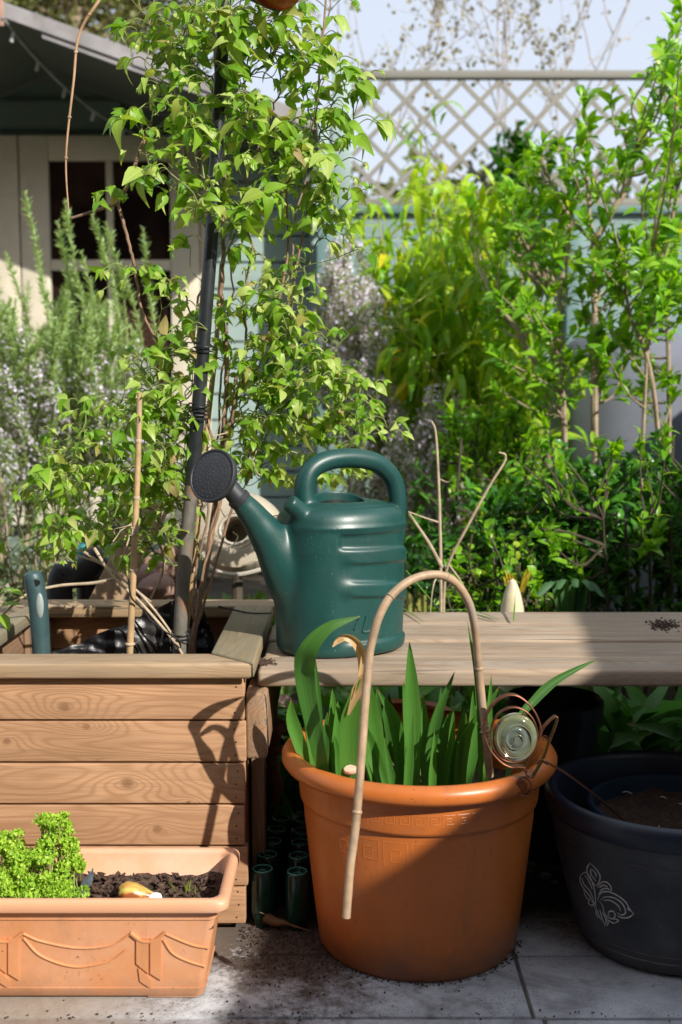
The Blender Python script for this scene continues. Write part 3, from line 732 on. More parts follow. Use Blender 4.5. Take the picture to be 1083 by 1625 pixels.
for st_ in strokes:
    pts = []
    for p in st_:
        q = hit_lathe(680 + p[0]/2.687, 1280 + p[1]/2.687, DC, dwall)
        if q: pts.append(q)
    if len(pts) > 1:
        r0 = .155; PP = [(a*r0, b) for a, b in pts]
        ribbon(mb, PP, .0023, .0007, lambda a, b, hh: dfm(a/r0, b, hh + .0001), 5, taper=True)
obj('lily_emblem', mb, MT['engrave'], dp, smooth=False, sharp=None)
ip = thing('nursery_pot', 'blue-black plastic nursery pot of soil set inside the dark glazed pot', 'plant pot', (DC[0]+.02, DC[1], .06))
IC = (DC[0]+.018, DC[1]-.004)
mb = MB(); lathe(mb, [(.002, .052), (.11, .052), (.132, .19), (.139, .196), (.1405, .203), (.137, .208), (.131, .207), (.1295, .198), (.124, .15)], IC, 100); obj('pot_wall', mb, MT['bluepot'], ip, sharp=60)
mb = MB(); r_ = np.linspace(0.001, .1275, 40); a = np.linspace(0, 2*math.pi, 91); RR, AA = np.meshgrid(r_, a)
P = np.stack([IC[0]+RR*np.cos(AA), IC[1]+RR*np.sin(AA), .185+0*RR], -1); P[..., 2] += .005*noise3(P*50)+.003*noise3(P*170); gridm(mb, P); obj('soil', mb, MT['wetsoil'], ip)
mb = MB(); g = np.random.default_rng(8)
for _ in range(9):
    a = g.uniform(0, 6.28); r = g.uniform(.02, .11); p = np.array((IC[0]+r*math.cos(a), IC[1]+r*math.sin(a), .190)); q = p + np.array((g.normal(0, .012), g.normal(0, .012), .004)); mb = MB()
    tube(mb, spline([p, (p+q)/2+(0, 0, .002), q], 4), .0006, 5); obj('straw', mb, MT['twig'], ip)

# ------------------------------------------------------------------ window-box trough
TX0, TX1, TY0, TY1, TZ = -.66, -.149, 1.440, 1.628, .150
tr = thing('plastic_trough', 'long terracotta-coloured plastic trough with moulded swags along its front', 'planter', ((TX0+TX1)/2, (TY0+TY1)/2, 0))
def rrect(x0, x1, y0, y1, r, z, k=8):
    P = []
    for (cx_, cy_, a0) in ((x1-r, y0+r, -90), (x1-r, y1-r, 0), (x0+r, y1-r, 90), (x0+r, y0+r, 180)):
        for t in np.linspace(0, 90, k): P.append((cx_+r*math.cos(R(a0+t)), cy_+r*math.sin(R(a0+t)), z))
    P.append(P[0]); return np.array(P)
def tro(z, ins=0, k=8):
    t = z/TZ
    dx = .013 + .024*(1-t) + ins; dy0 = .013 + .020*(1-t) + ins
    return rrect(TX0+dx, TX1-dx, TY0+dy0, TY1-dy0, .010, z, k)
mb = MB(); rowsT = [tro(.002, .1)*[1, 1, 1], tro(.002, .004), tro(.004, .0015), tro(.016, 0), tro(.0165, .0022), tro(.06, .0022), tro(.118, .0022), tro(.1185, 0), tro(.137, 0)]
gridm(mb, np.array(rowsT)); obj('trough_wall', mb, MT['trough'], tr, sharp=40)
mb = MB()
def trr(e, z): return rrect(TX0+e, TX1-e, TY0+e, TY1-e, .016, z, 10)
rim_rows = [trr(.0125, .1365), trr(.0015, .1355), trr(0, .1385), trr(0, .1465), trr(.0015, .1500), trr(.005, .1522), trr(.0105, .1522), trr(.0145, .150), trr(.0160, .146), trr(.020, .118), trr(.0235, .1165), trr(.026, .09), trr(.036, .02)]
gridm(mb, np.array(rim_rows)); obj('rim', mb, plain('pale_trough_rim', (.66, .35, .20), .42, var=.06, vs=8, bmp=.05, bs=220, dirt=(.72, .48, .35), dirt_sc=6, dirt_lo=.48, dirt_hi=.7), tr, sharp=60)  # rim coloured paler than the trough wall
# feet
mb = MB(); rbox(mb, TX1-.115, TX1-.045, TY0+.036, TY0+.15, 0, .004, .001); obj('foot', mb, MT['trough'], tr); mb = MB(); rbox(mb, TX0+.05, TX0+.12, TY0+.036, TY0+.15, 0, .004, .001); obj('foot', mb, MT['trough'], tr)
def trf(x, z, h): t = z/TZ; return (x, TY0 + .013 + .020*(1-t) + .0022 - h - .0001, z)
def trpx(px, py):
    y = TY0+.035; p = at(px, py, y)
    for _ in range(4): y = trf(0, p[2], 0)[1]; p = at(px, py, y)
    return (p[0], p[2])
cr = lambda x, y: (x/2.256, 1260 + y/2.256)     # helper for points read from an enlarged view
mb = MB()
def tline(pts, w=.0035, h=.0022, n=6): ribbon(mb, [trpx(*cr(*p)) for p in pts], w, h, trf, n)
for ox in (0, -508, -1016):
    P = lambda *a: [(x+ox, y) for x, y in a]
    def clipT(pts): return [p for p in pts if p[0] < 745]
    tline(P((85, 500), (150, 527), (280, 551), (400, 540), (468, 500))); tline(P((85, 515), (150, 580), (270, 618), (390, 598), (450, 560)))
    tline(P((468, 495), (500, 520), (530, 527), (560, 518), (592, 495)), .006, .004)
    for (xa, xb, ya, yb) in ((490, 533, 605, 640), (540, 578, 640, 664)):
        pts = [trpx(*cr(xx+ox, yy)) for xx, yy in ((xa, 515), (xb, 515), (xb, yb), (xa, ya))]
        V = [trf(a, b, .0028) for a, b in pts]; V0 = [trf(a, b, 0) for a, b in pts]
        mb.add(V+V0, [(0, 1, 2, 3), (0, 3, 7, 4), (1, 0, 4, 5), (2, 1, 5, 6), (3, 2, 6, 7)])
    pts = [trpx(*cr(xx+ox, yy)) for xx, yy in ((497, 622), (543, 662), (543, 696), (503, 668))]
    V = [trf(a, b, .0024) for a, b in pts]; V0 = [trf(a, b, 0) for a, b in pts]
    mb.add(V+V0, [(0, 1, 2, 3), (0, 3, 7, 4), (1, 0, 4, 5), (2, 1, 5, 6), (3, 2, 6, 7)])
# part of a swag right of the last ribbon
tline([(594, 500), (650, 525), (700, 543), (752, 551)]); tline([(585, 520), (620, 570), (680, 600), (738, 617)])
obj('swag_relief', mb, MT['trough'], tr, smooth=False, sharp=None)
mb = MB()
def trb(x, z, h): return (x, TY1 - .020 - (.1165-z)*.14 - h - .0036, z)
for i, (a, b) in enumerate(((-.62, -.50), (-.45, -.33), (-.29, -.20))):
    ribbon(mb, [(a, .104), ((a+b)/2, .096), (b, .104)], .004, .002, trb, 6)
obj('inner_relief', mb, MT['trough'], tr, smooth=False, sharp=None)
mb = MB(); X, Y = np.meshgrid(np.linspace(TX0+.022, TX1-.022, 200), np.linspace(TY0+.022, TY1-.022, 70))
Pn = np.stack([X, Y, X*0], -1); Z = .108 + .006*noise3(Pn*26) + .0045*noise3(Pn*90+5) + .002*noise3(Pn*230) + .010*np.clip((Y-TY0-.05)/.1, 0, 1)*(X > -.42)
gridm(mb, np.stack([X, Y, Z], -1)); obj('soil', mb, MT['soil'], tr)
g = np.random.default_rng(31); P = []
for _ in range(1100): P.append((g.uniform(TX0+.03, TX1-.03), g.uniform(TY0+.03, TY1-.03), .113 + g.uniform(0, .009)))
o = crumbs('soil_lumps', P, MT['soil'], '', parent=tr, smin=.0015, smax=.0065, seed=3); o['kind'] = 'stuff'
# things lying in the trough
mb = MB(); c = atz(476/2.256, 1260+358/2.256, .128); P_ = spline([c + (-.020, 0, 0), c + (-.012, 0, .001), c + (0, 0, 0), c + (.014, .0, -.002), c + (.026, 0, -.004), c + (.037, .001, -.007)], 5)
tube(mb, P_, np.interp(np.linspace(0, 1, len(P_)), [0, .08, .25, .45, .7, 1], [.002, .010, .0165, .0155, .009, .003]), 20)
m, nt, b = newmat('bulb_skin'); v = coords(nt, (3, 40, 40)); nn1 = noise(nt, v, 4, 3); nt.links.new(ramp(nt, nn1, [(.38, (.26, .07, .02)), (.48, (.50, .26, .06)), (.62, (.48, .42, .10))]), b.inputs['Base Color']); b.inputs['Roughness'].default_value = .35
tag(obj('onion_bulb', mb, m, origin=c), 'yellow and brown bulb lying on the soil in the trough', 'bulb')
mb = MB(); c = atz(558/2.256, 1260+376/2.256, .122); blob(mb, c, (.0125, .010, .0085), 3, .1, 1.5, 2); tag(obj('white_pebble', mb, plain('white_stone', (.80, .80, .78), .4, var=.05), origin=c), 'smooth white pebble beside the bulb in the trough', 'pebble')
mb = MB(); c = atz(303/2.256, 1260+335/2.256, .128)
bm = bmesh.new(); bmesh.ops.create_icosphere(bm, subdivisions=1, radius=1); gg = np.random.default_rng(4)
Vb = np.array([v.co[:] for v in bm.verts]); Fb = [[v.index for v in f.verts] for f in bm.faces]; bm.free()
Vb = Vb*(1+.22*gg.normal(0, 1, (len(Vb), 1))); Vb = Vb*(.0085, .006, .022); Vb[:, 0] += Vb[:, 2]*.45
mb.add(Vb+c, Fb); tag(obj('slate_chip', mb, plain('slate', (.09, .11, .13), .35, var=.4, vs=90, bmp=.6, bs=150, speck=(.5, .5, .5), speck_amt=.8, speck_sc=120), smooth=False, sharp=None, origin=c), 'pointed dark slate chip standing beside the parsley', 'stone')

# ------------------------------------------------------------------ plants: leaf templates
def leaf_t(L=1., W=.42, seg=6, droop=.25, fold=.18, shape='ovate', twist=0., serr=0.):
    V = []; uv = []; 
    for i in range(seg+1):
        t = i/seg
        if shape == 'ovate': w = W*(math.sin(math.pi*min(1, t**.72))**.85)*(1-.25*t) if 0 < t < 1 else 0
        elif shape == 'lance': w = W*math.sin(math.pi*t**.75)**.8 if 0 < t < 1 else 0
        elif shape == 'oval': w = W*math.sin(math.pi*t**.95)**.65 if 0 < t < 1 else 0
        w = max(w, .012*L); 
        if serr and 0 < i < seg and i % 2: w *= 1+serr
        y = L*t; z = -droop*L*t**2 + .08*L*math.sin(math.pi*t)
        yy = L*t*(1-.35*droop*t)
        a = twist*t
        for s_ in (-1, 0, 1):
            x = s_*w*L; zz_ = fold*w*L*abs(s_)
            V.append((x*math.cos(a)-zz_*math.sin(a), yy, z + zz_*math.cos(a)+x*math.sin(a))); uv.append((.5+.5*s_*w/W, t))
    f = [(i*3+k, i*3+k+1, i*3+k+4, i*3+k+3) for i in range(seg) for k in range(2)]
    return np.array(V), f, np.array(uv)
def orient(fwd, nrm, scale):
    """(N,3) forward, (N,3) normal hint, (N,) scale -> matrices"""
    f = fwd/np.maximum(np.linalg.norm(fwd, axis=1, keepdims=True), 1e-9)
    x = np.cross(f, nrm); x /= np.maximum(np.linalg.norm(x, axis=1, keepdims=True), 1e-9)
    z = np.cross(x, f)
    return np.stack([x, f, z], 2)*np.asarray(scale)[:, None, None]
def scatter(mb, temps, pos, fwd, nrm, scale, g):
    pos = np.asarray(pos); k = g.integers(0, len(temps), len(pos)); M = orient(np.asarray(fwd), np.asarray(nrm), scale)
    for i, t in enumerate(temps):
        s_ = k == i
        if s_.any(): mb.batch(t[0], t[1], t[2], M[s_], pos[s_])
    return mb

# ------------------------------------------------------------------ clematis climbing the pole
MT['clematis'] = leafmat('clematis_leaf', (.10, .27, .012), (.27, .48, .04), (.40, .30, .10), trans=.5, vein=.30)
MT['clematis_pale'] = leafmat('clematis_new_leaf', (.32, .50, .07), (.45, .57, .15), (.52, .36, .20), trans=.42, vein=.35)
cb = at(300, 1010, 1.98)
cl_root = thing('clematis', 'bright green clematis climbing up the tall black pole', 'climbing plant', (cb[0], cb[1], .325))
CT = [leaf_t(1, W_, 8, d, f_, 'ovate', tw, .07) for W_, d, f_, tw in ((.27, .05, .25, 0), (.28, .35, .2, .2), (.25, .6, .2, -.2), (.29, -.05, .4, .15), (.25, .45, .25, -.3), (.23, .8, .25, .25), (.27, .15, .12, -.2))]
g = np.random.default_rng(21)
vines = []
def vine(pts, jit=.012, r=.0022, n=10):
    P = spline([at(*p) for p in pts], n); k = len(P)
    w = np.cumsum(g.normal(0, jit/3, (k, 3)), 0); w -= np.linspace(0, 1, k)[:, None]*w[-1]; w[0] = 0
    P = P + w; vines.append((P, r)); return P
Y0 = 1.98
base = [(300, 1040, 1.98)]
allv = [
 [(300, 1045, 1.99), (312, 860, 2.0), (330, 650, 2.03), (352, 450, 2.04), (360, 250, 2.05), (372, 60, 2.05), (380, -60, 2.05)],
 [(305, 1045, 1.98), (335, 780, 2.0), (300, 560, 1.99), (325, 400, 2.0), (300, 250, 1.98), (290, 120, 1.98), (240, 20, 1.97), (215, -40, 1.97)],
 [(310, 1045, 2.0), (370, 800, 2.02), (430, 620, 2.06), (455, 430, 2.08), (470, 260, 2.1), (500, 120, 2.1), (520, -30, 2.1)],
 [(360, 700, 2.02), (395, 560, 2.0), (400, 430, 2.0), (400, 300, 1.98), (425, 180, 1.98), (440, 60, 1.97), (450, -50, 1.98)],
 [(352, 420, 2.0), (400, 330, 1.95), (455, 300, 1.93), (500, 250, 1.92), (540, 180, 1.93), (560, 130, 1.92)],
 [(350, 250, 1.97), (300, 170, 1.93), (260, 110, 1.92), (240, 40, 1.92)],
 [(345, 330, 1.98), (290, 290, 1.94), (262, 270, 1.92), (250, 200, 1.92)],
 [(365, 90, 2.0), (420, 40, 1.96), (470, 60, 1.95), (520, 100, 1.95), (560, 150, 1.94), (565, 200, 1.94)],
 [(355, 200, 2.0), (400, 120, 1.96), (430, 90, 1.95), (480, 140, 1.94), (510, 200, 1.94), (525, 270, 1.94)],
 [(380, 230, 1.98), (440, 220, 1.94), (480, 300, 1.93), (520, 330, 1.94), (540, 290, 1.94)],
 [(350, 640, 2.0), (420, 560, 1.98), (470, 520, 1.98), (500, 440, 1.97), (505, 360, 1.97)],
 [(340, 560, 2.0), (300, 480, 1.97), (250, 440, 1.95), (205, 430, 1.94), (190, 460, 1.94)],
 [(330, 720, 2.0), (270, 640, 1.96), (230, 600, 1.95), (215, 560, 1.95)],
 [(325, 760, 2.0), (250, 700, 1.95), (180, 660, 1.93), (130, 680, 1.92), (100, 720, 1.92)],
 [(310, 850, 2.0), (240, 760, 1.95), (160, 740, 1.92), (90, 740, 1.9), (45, 780, 1.9)],
 [(310, 800, 2.0), (240, 680, 2.0), (200, 640, 2.0), (170, 690, 2.02)],
 [(305, 880, 2.05), (210, 820, 2.1), (130, 790, 2.15), (80, 840, 2.15), (60, 880, 2.15)],
 [(300, 900, 2.05), (230, 850, 2.0), (170, 800, 2.0), (120, 850, 2.0), (90, 890, 2.02)],
 [(370, 760, 2.02), (430, 700, 1.98), (490, 640, 1.97), (540, 620, 1.96), (590, 650, 1.96), (620, 690, 1.98)],
 [(370, 800, 2.05), (420, 740, 2.05), (470, 700, 2.1), (530, 680, 2.12), (570, 720, 2.15)],
 [(400, 660, 2.0), (450, 600, 2.0), (510, 590, 2.0), (560, 610, 2.02)],
 [(380, 700, 2.1), (440, 760, 2.15), (500, 770, 2.2), (560, 760, 2.22), (600, 740, 2.22)],
 [(350, 700, 2.05), (390, 640, 2.0), (420, 560, 2.0), (440, 500, 2.0), (470, 470, 2.0)],
 [(330, 600, 2.05), (280, 560, 2.05), (250, 590, 2.05), (240, 640, 2.05)],
 [(360, 20, 1.98), (300, 60, 1.95), (270, 140, 1.94), (240, 180, 1.93), (225, 200, 1.93)],
 [(370, -40, 1.98), (420, 0, 1.95), (400, 80, 1.93), (380, 150, 1.92), (400, 230, 1.93)],
 [(350, 280, 1.96), (400, 260, 1.94), (450, 260, 1.93), (500, 330, 1.93), (530, 370, 1.94)],
 [(345, 480, 2.0), (390, 470, 1.97), (440, 480, 1.96), (460, 440, 1.96)],
 [(340, 130, 1.95), (300, 90, 1.93), (330, 20, 1.93), (300, -30, 1.93)],
 [(420, 480, 2.02), (470, 540, 2.02), (500, 600, 2.03), (480, 660, 2.04)],
 [(300, 700, 1.98), (260, 740, 1.95), (200, 760, 1.93), (180, 820, 1.93)],
 [(360, 360, 1.96), (330, 300, 1.94), (310, 230, 1.93), (290, 200, 1.92)],
 [(320, 900, 2.02), (270, 820, 1.98), (230, 740, 1.96), (250, 660, 1.96), (290, 590, 1.97), (270, 540, 1.97)],
 [(315, 860, 2.0), (280, 780, 1.99), (300, 700, 1.98), (270, 650, 1.97), (230, 650, 1.96), (200, 690, 1.95)],
 [(300, 880, 2.06), (240, 810, 2.05), (190, 770, 2.05), (140, 730, 2.04), (110, 770, 2.04), (70, 800, 2.04)],
 [(300, 900, 2.08), (200, 870, 2.08), (150, 840, 2.1), (100, 820, 2.1), (40, 860, 2.1)],
 [(290, 860, 2.0), (230, 790, 1.97), (170, 700, 1.95), (120, 720, 1.94), (90, 780, 1.93), (110, 850, 1.92)],
 [(400, 760, 2.06), (430, 690, 2.04), (470, 640, 2.03), (450, 570, 2.02), (480, 520, 2.02), (520, 540, 2.02)],
 [(370, 680, 2.04), (400, 620, 2.03), (450, 660, 2.03), (500, 690, 2.04), (550, 660, 2.05), (590, 690, 2.05)],
 [(360, 560, 2.03), (390, 600, 2.03), (420, 640, 2.03), (400, 700, 2.04), (420, 760, 2.06)],
 [(390, 720, 2.08), (450, 720, 2.1), (520, 740, 2.12), (580, 750, 2.14)],
 [(420, 200, 1.92), (370, 150, 1.90), (335, 110, 1.90), (300, 60, 1.90)], [(400, 40, 1.90), (360, 30, 1.89), (330, 0, 1.89), (290, -20, 1.9)], [(410, 300, 1.92), (375, 330, 1.90), (340, 320, 1.90), (320, 340, 1.90)], [(300, 100, 1.90), (350, 90, 1.89), (390, 60, 1.89), (430, 40, 1.9)],
]
mbS = MB(); mbG = MB(); leafP = []; leafF = []; leafN = []; leafS = []
UPv = np.array((0, 0, 1.)); CAMD = np.array((0, -1., 0))
def node_leaves(p, ax, size, n_pair=2):
    for s_ in range(n_pair):
        th = g.uniform(0, 2*math.pi)
        side = np.array((math.cos(th), -abs(math.sin(th))*.8 + .1, 0)) + UPv*g.uniform(-.1, .7)
        side /= np.linalg.norm(side); Lp = g.uniform(.022, .055)*size
        q = p + side*Lp - UPv*.15*Lp; mid = p + side*Lp*.55 + UPv*Lp*.15
        tube(mbG, spline([p, mid, q], 3), [.0009]*7 if False else .0009, 4, cap=False)
        dirn = q - mid; dirn /= np.linalg.norm(dirn)
        s0 = size*g.choice([g.uniform(.014, .03), g.uniform(.028, .044), g.uniform(.036, .052)])
        for k in (-1, 0, 1):
            a = k*g.uniform(.75, 1.15); 
            x = np.cross(dirn, UPv); x /= max(np.linalg.norm(x), 1e-6)
            fwd = dirn*math.cos(a) + x*math.sin(a) - UPv*(g.uniform(-.35, .5) if g.random() < .6 else g.uniform(.3, 1.2)) + g.normal(0, .25, 3)
            leafP.append(q); leafF.append(fwd*(1, 1, 1)); leafN.append(UPv*.8 + CAMD*.5 + g.normal(0, .45, 3)); leafS.append(s0*(1 if k == 0 else g.uniform(.7, .95)))
for vi, pts in enumerate(allv):
    P = vine(pts); L = len(P)
    tube(mbS if vi < 4 else mbG, P, np.linspace(.0026 if vi < 4 else .0017, .0011, L), 6)
    top = 1 if vi in (0, 1, 2, 3) else 0
    seglen = np.linalg.norm(np.diff(P, axis=0), axis=1).cumsum()
    nxt = g.uniform(.01, .04)
    for i, s_ in enumerate(seglen):
        if s_ > nxt:
            nxt += g.uniform(.020, .042)
            pxy = 640 - (P[i+1][2]-CAM_H)/P[i+1][1]*F
            if vi < 4 and (pxy > 640 or (pxy > 380 and g.random() < .55)): continue
            if vi >= 4 and s_ < .06 and pxy > 600: continue
            size = g.uniform(.72, 1.12)*(1.05 if pxy < 330 else (.9 if pxy < 520 else .80))
            if pxy > 520: nxt -= .009
            node_leaves(P[i+1], None, size, 2 if g.random() < .85 else 3)
            if g.random() < .22:    # short tendril / side shoot
                q = P[i+1] + g.normal(0, .03, 3) + (0, 0, .03); tube(mbG, spline([P[i+1], (P[i+1]+q)/2 + g.normal(0, .01, 3), q], 4), .0008, 4); node_leaves(q, None, .7, 2)
leafP = np.array(leafP); leafF = np.array(leafF); leafN = np.array(leafN); leafS = np.array(leafS)
pale = g.random(len(leafP)) < .36
for nm, sel, mt in (('foliage', ~pale, 'clematis'), ('new_foliage', pale, 'clematis_pale')):
    mb = MB(); scatter(mb, CT, leafP[sel], leafF[sel], leafN[sel], leafS[sel], g); obj(nm, mb, MT[mt], cl_root, sharp=None, label='paler new leaves' if nm != 'foliage' else None)
obj('green_stem', mbG, plain('green_stem_skin', (.20, .24, .07), .5, var=.4), cl_root)
# old brown stems
def stem(pts, r0, r1, Y=None, mb=None, jit=.0, n=8, sides=7):
    P = spline([at(*p) for p in pts], n); k = len(P)
    if jit: P = P + g.normal(0, jit, P.shape)*np.sin(np.linspace(0, math.pi, k))[:, None]
    tube(mb, P, np.linspace(r0, r1, k), sides); return P
stem([(300, 1045, 2.01), (330, 880, 2.02), (352, 720, 2.02), (360, 600, 2.0), (352, 480, 2.0), (356, 330, 2.0), (350, 200, 2.0), (340, 60, 2.0), (330, -30, 2.0)], .0055, .003, mb=mbS, jit=.0012)
stem([(330, 900, 2.03), (372, 640, 2.0), (420, 545, 1.99), (455, 420, 1.98), (455, 300, 1.98)], .0032, .002, mb=mbS, jit=.001)
stem([(455, 560, 2.0), (470, 430, 1.97), (488, 330, 1.96), (500, 200, 1.95), (512, 60, 1.95), (520, -30, 1.95)], .0022, .0018, mb=mbS, jit=.0008)
stem([(240, 195, 1.93), (222, 240, 1.92), (205, 290, 1.92), (187, 322, 1.92)], .0032, .0036, mb=mbS)
stem([(187, 322, 1.92), (203, 380, 1.93), (215, 430, 1.94), (228, 500, 1.95), (262, 560, 1.97)], .0030, .0022, mb=mbS, jit=.0006)
stem([(188, 322, 1.92), (150, 335, 1.92), (114, 346, 1.92)], .0034, .002, mb=mbS)
obj('woody_stem', mbS, MT['stem'], cl_root)
mb = MB(); stem([(262, 800, 2.02), (250, 840, 2.02), (260, 900, 2.0), (235, 960, 2.0)], .003, .002, mb=mb); obj('dead_tendril', mb, MT['twig'], cl_root)
for _ in range(26):
    mb = MB(); p = at(g.uniform(270, 440), g.uniform(600, 860), g.uniform(1.97, 2.06)); q = p + g.normal(0, .03, 3) - (0, 0, .03); tube(mb, spline([p, (p+q)/2 + g.normal(0, .012, 3), q], 4), .0011, 5); obj('dead_tendril', mb, MT['twig'], cl_root)
# tuft on the bare fork
leafP, leafF, leafN, leafS = [], [], [], []
pf = at(186, 322, 1.915)
for _ in range(4): node_leaves(pf + g.normal(0, .004, 3) + (-.008, 0, .01), None, .62, 2)
mb = MB(); scatter(mb, CT, np.array(leafP), np.array(leafF), np.array(leafN), np.array(leafS), g); obj('foliage', mb, MT['clematis'], cl_root, sharp=None)
# long bare arching runner at the upper left
mb = MB(); P = spline([at(*p) for p in ((330, -180, 2.0), (215, -80, 1.9), (158, 0, 1.87), (126, 55, 1.87), (117, 130, 1.87), (107, 220, 1.87), (105, 270, 1.87), (109, 335, 1.87))], 10)
tube(mb, P, np.linspace(.0030, .0012, len(P)), 7)
for i in (24, 34, 46, 56): blob(mb, P[i], (.0036, .0036, .0030), 1, .2, 2, i)
obj('bare_runner', mb, plain('bare_runner_bark', (.40, .24, .13), .6, var=.25), cl_root)

# ------------------------------------------------------------------ pole, canes
def pole_pt(py, Y=1.93):
    return at(np.interp(py, [-60, 0, 350, 700, 900, 1035], [362, 357, 338, 311, 293, 284]), py, Y)
po = thing('plant_support_pole', 'tall leaning black pole with rusty lower joint, rising through the clematis', 'pole', tuple(pole_pt(1075) - (0, 0, .03)))
m, nt, b = newmat('rusty_tube'); v = coords(nt, (1, 1, .5)); n1 = noise(nt, v, 22, 6, .7)
nt.links.new(ramp(nt, n1, [(.3, (.07, .065, .055)), (.5, (.16, .145, .12)), (.56, (.24, .11, .045)), (.68, (.42, .12, .02))]), b.inputs['Base Color']); b.inputs['Roughness'].default_value = .7; bump(nt, b, n1, .4, .002); MT['rust'] = m
mb = MB(); P = [pole_pt(1085)-(0, 0, .0), pole_pt(1000), pole_pt(900), pole_pt(765)]; tube(mb, spline(P, 5), .0118, 20); obj('lower_tube', mb, MT['rust'], po)
mb = MB(); P = [pole_pt(770), pole_pt(700), pole_pt(500), pole_pt(350), pole_pt(200), pole_pt(-80)]; tube(mb, spline(P, 5), np.linspace(.0122, .0108, 26), 20); obj('upper_tube', mb, MT['polepaint'], po)
mb = MB(); q = pole_pt(788) + (.001, -.0115, 0); tube(mb, [q, q - (0, .004, 0)], [.0034, .003], 12); obj('screw', mb, MT['rust'], po)
def ring_at(mb, c, ax, r, rt, seed=0, tail=.03):
    g2 = np.random.default_rng(seed); ax = np.array(ax, float); ax /= np.linalg.norm(ax); u = np.cross(ax, (0, 1, 0)); u /= np.linalg.norm(u); w = np.cross(ax, u)
    P = [c + (u*math.cos(t)+w*math.sin(t))*r*(1+.08*g2.normal()) + ax*.0012*t for t in np.linspace(0, 4.3*math.pi, 26)]
    for k in range(4): P.append(P[-1] + u*tail/4 + g2.normal(0, .004, 3) - np.array((0, 0, .004)))
    tube(mb, spline(P, 3), rt, 6)
mb = MB(); ax = pole_pt(300)-pole_pt(900)
for py, s_ in ((655, 1), (668, 2), (1015, 3), (560, 6)): mb = MB(); ring_at(mb, pole_pt(py), ax, .0155, .0012, s_); obj('wire_tie', mb, MT['black'], po)
ca = thing('bamboo_cane', 'thin straight bamboo cane standing upright in the planter', 'cane', tuple(at(205, 1075, 1.90)))
mb = MB(); P = spline([at(*p) for p in ((204, 1080, 1.90), (208, 1000, 1.90), (214, 860, 1.90), (219, 740, 1.90), (222, 623, 1.90))], 6); tube(mb, P, np.linspace(.0062, .0046, len(P)), 14)
obj('stalk', mb, MT['cane'], ca)
mb = MB()
for py, k in ((1022, .0088), (790, .0062), (905, .0066), (700, .006)):
    q = at(np.interp(py, [623, 740, 860, 1000, 1080], [222, 219, 214, 208, 204]), py, 1.90); mb = MB(); tube(mb, [q-(0, 0, .003), q-(0, 0, .001), q+(0, 0, .0012), q+(0, 0, .003)], [.0055, k, k, .0052], 14); obj('node', mb, MT['twig'], ca)
q = at(214, 850, 1.90); mb = MB()
for j in range(3): ring_at(mb, q+(0, 0, .0025*j), (0, 0, 1), .0068, .0008, j+3, .02)
obj('twine_tie', mb, MT['twig'], ca)
c2 = thing('bamboo_cane', 'pale cane leaning close behind the rusty pole', 'cane', tuple(at(300, 1075, 2.03)))
mb = MB(); P = spline([at(*p) for p in ((283, 1080, 2.0), (300, 960, 2.03), (310, 880, 2.03), (322, 740, 2.03), (342, 560, 2.03), (352, 420, 2.03))], 6); tube(mb, P, np.linspace(.007, .004, len(P)), 12); obj('stalk', mb, MT['cane'], c2)
mb = MB()
for py, px in ((905, 307), (1000, 296), (800, 318)):
    q = at(px, py, 2.03); mb = MB(); tube(mb, [q-(0, 0, .003), q-(0, 0, .001), q+(0, 0, .001), q+(0, 0, .003)], [.0068, .0082, .0082, .0064], 12); obj('node', mb, MT['twig'], c2)
# bundle of dry stems across the planter
ds = thing('dry_stalks', 'bundle of pale dry stalks leaning across the planter to the pole', 'dead stems', tuple(at(285, 1075, 1.9)))
mb = MB()
for pts, r in ((((150, 870, 1.97), (180, 915, 1.95), (225, 958, 1.93), (285, 1030, 1.91), (300, 1075, 1.90)), .0030), (((128, 872, 1.99), (176, 905, 1.96), (230, 950, 1.93), (280, 1018, 1.92), (300, 1075, 1.90)), .0026),
               (((182, 912, 1.95), (200, 870, 1.97), (220, 800, 2.0), (228, 770, 2.02)), .0016), (((185, 917, 1.95), (150, 925, 1.95), (90, 930, 1.95), (40, 945, 1.93), (-5, 985, 1.92)), .0030),
               (((120, 880, 2.0), (170, 900, 1.97), (240, 955, 1.95)), .002), (((255, 880, 2.0), (285, 845, 2.0), (300, 820, 2.0), (290, 790, 2.0)), .0016)):
    P = spline([at(*p) for p in pts], 6); tube(mb, P, np.linspace(r, r*.7, len(P)), 8)
obj('stalk', mb, MT['twig'], ds)
mb = MB()
P = spline([at(*p) for p in ((204, 918, 1.885), (206, 935, 1.885), (210, 950, 1.885), (228, 968, 1.90), (240, 985, 1.90), (258, 1000, 1.90), (254, 1025, 1.90))], 5); tube(mb, P, .0016, 6)
P = spline([at(*p) for p in ((250, 995, 1.91), (275, 1010, 1.90), (296, 1022, 1.90), (300, 1010, 1.90), (295, 1002, 1.90))], 5); tube(mb, P, .0016, 6)
for px, py in ((205, 925), (256, 1022), (299, 1015)): blob(mb, at(px, py, 1.885), (.003, .003, .004), 1, .2, 2, px)
tag(obj('tie_wire', mb, MT['black'], origin=at(240, 985, 1.9)), 'twisted black wire tie hanging on the dry stalks', 'wire')
# thin leaf twig at the left edge
mb = MB(); lp = [at(x, y, 1.92) for x, y in ((-3, 945), (5, 962), (12, 940), (2, 975))]
scatter(mb, CT, lp, [(.6, -.2, .3), (.8, -.1, .1), (.9, -.3, -.2), (.4, -.3, -.6)], [(0, -.3, 1)]*4, [.035]*4, g)
obj('foliage', mb, MT['clematis'], cl_root, sharp=None)

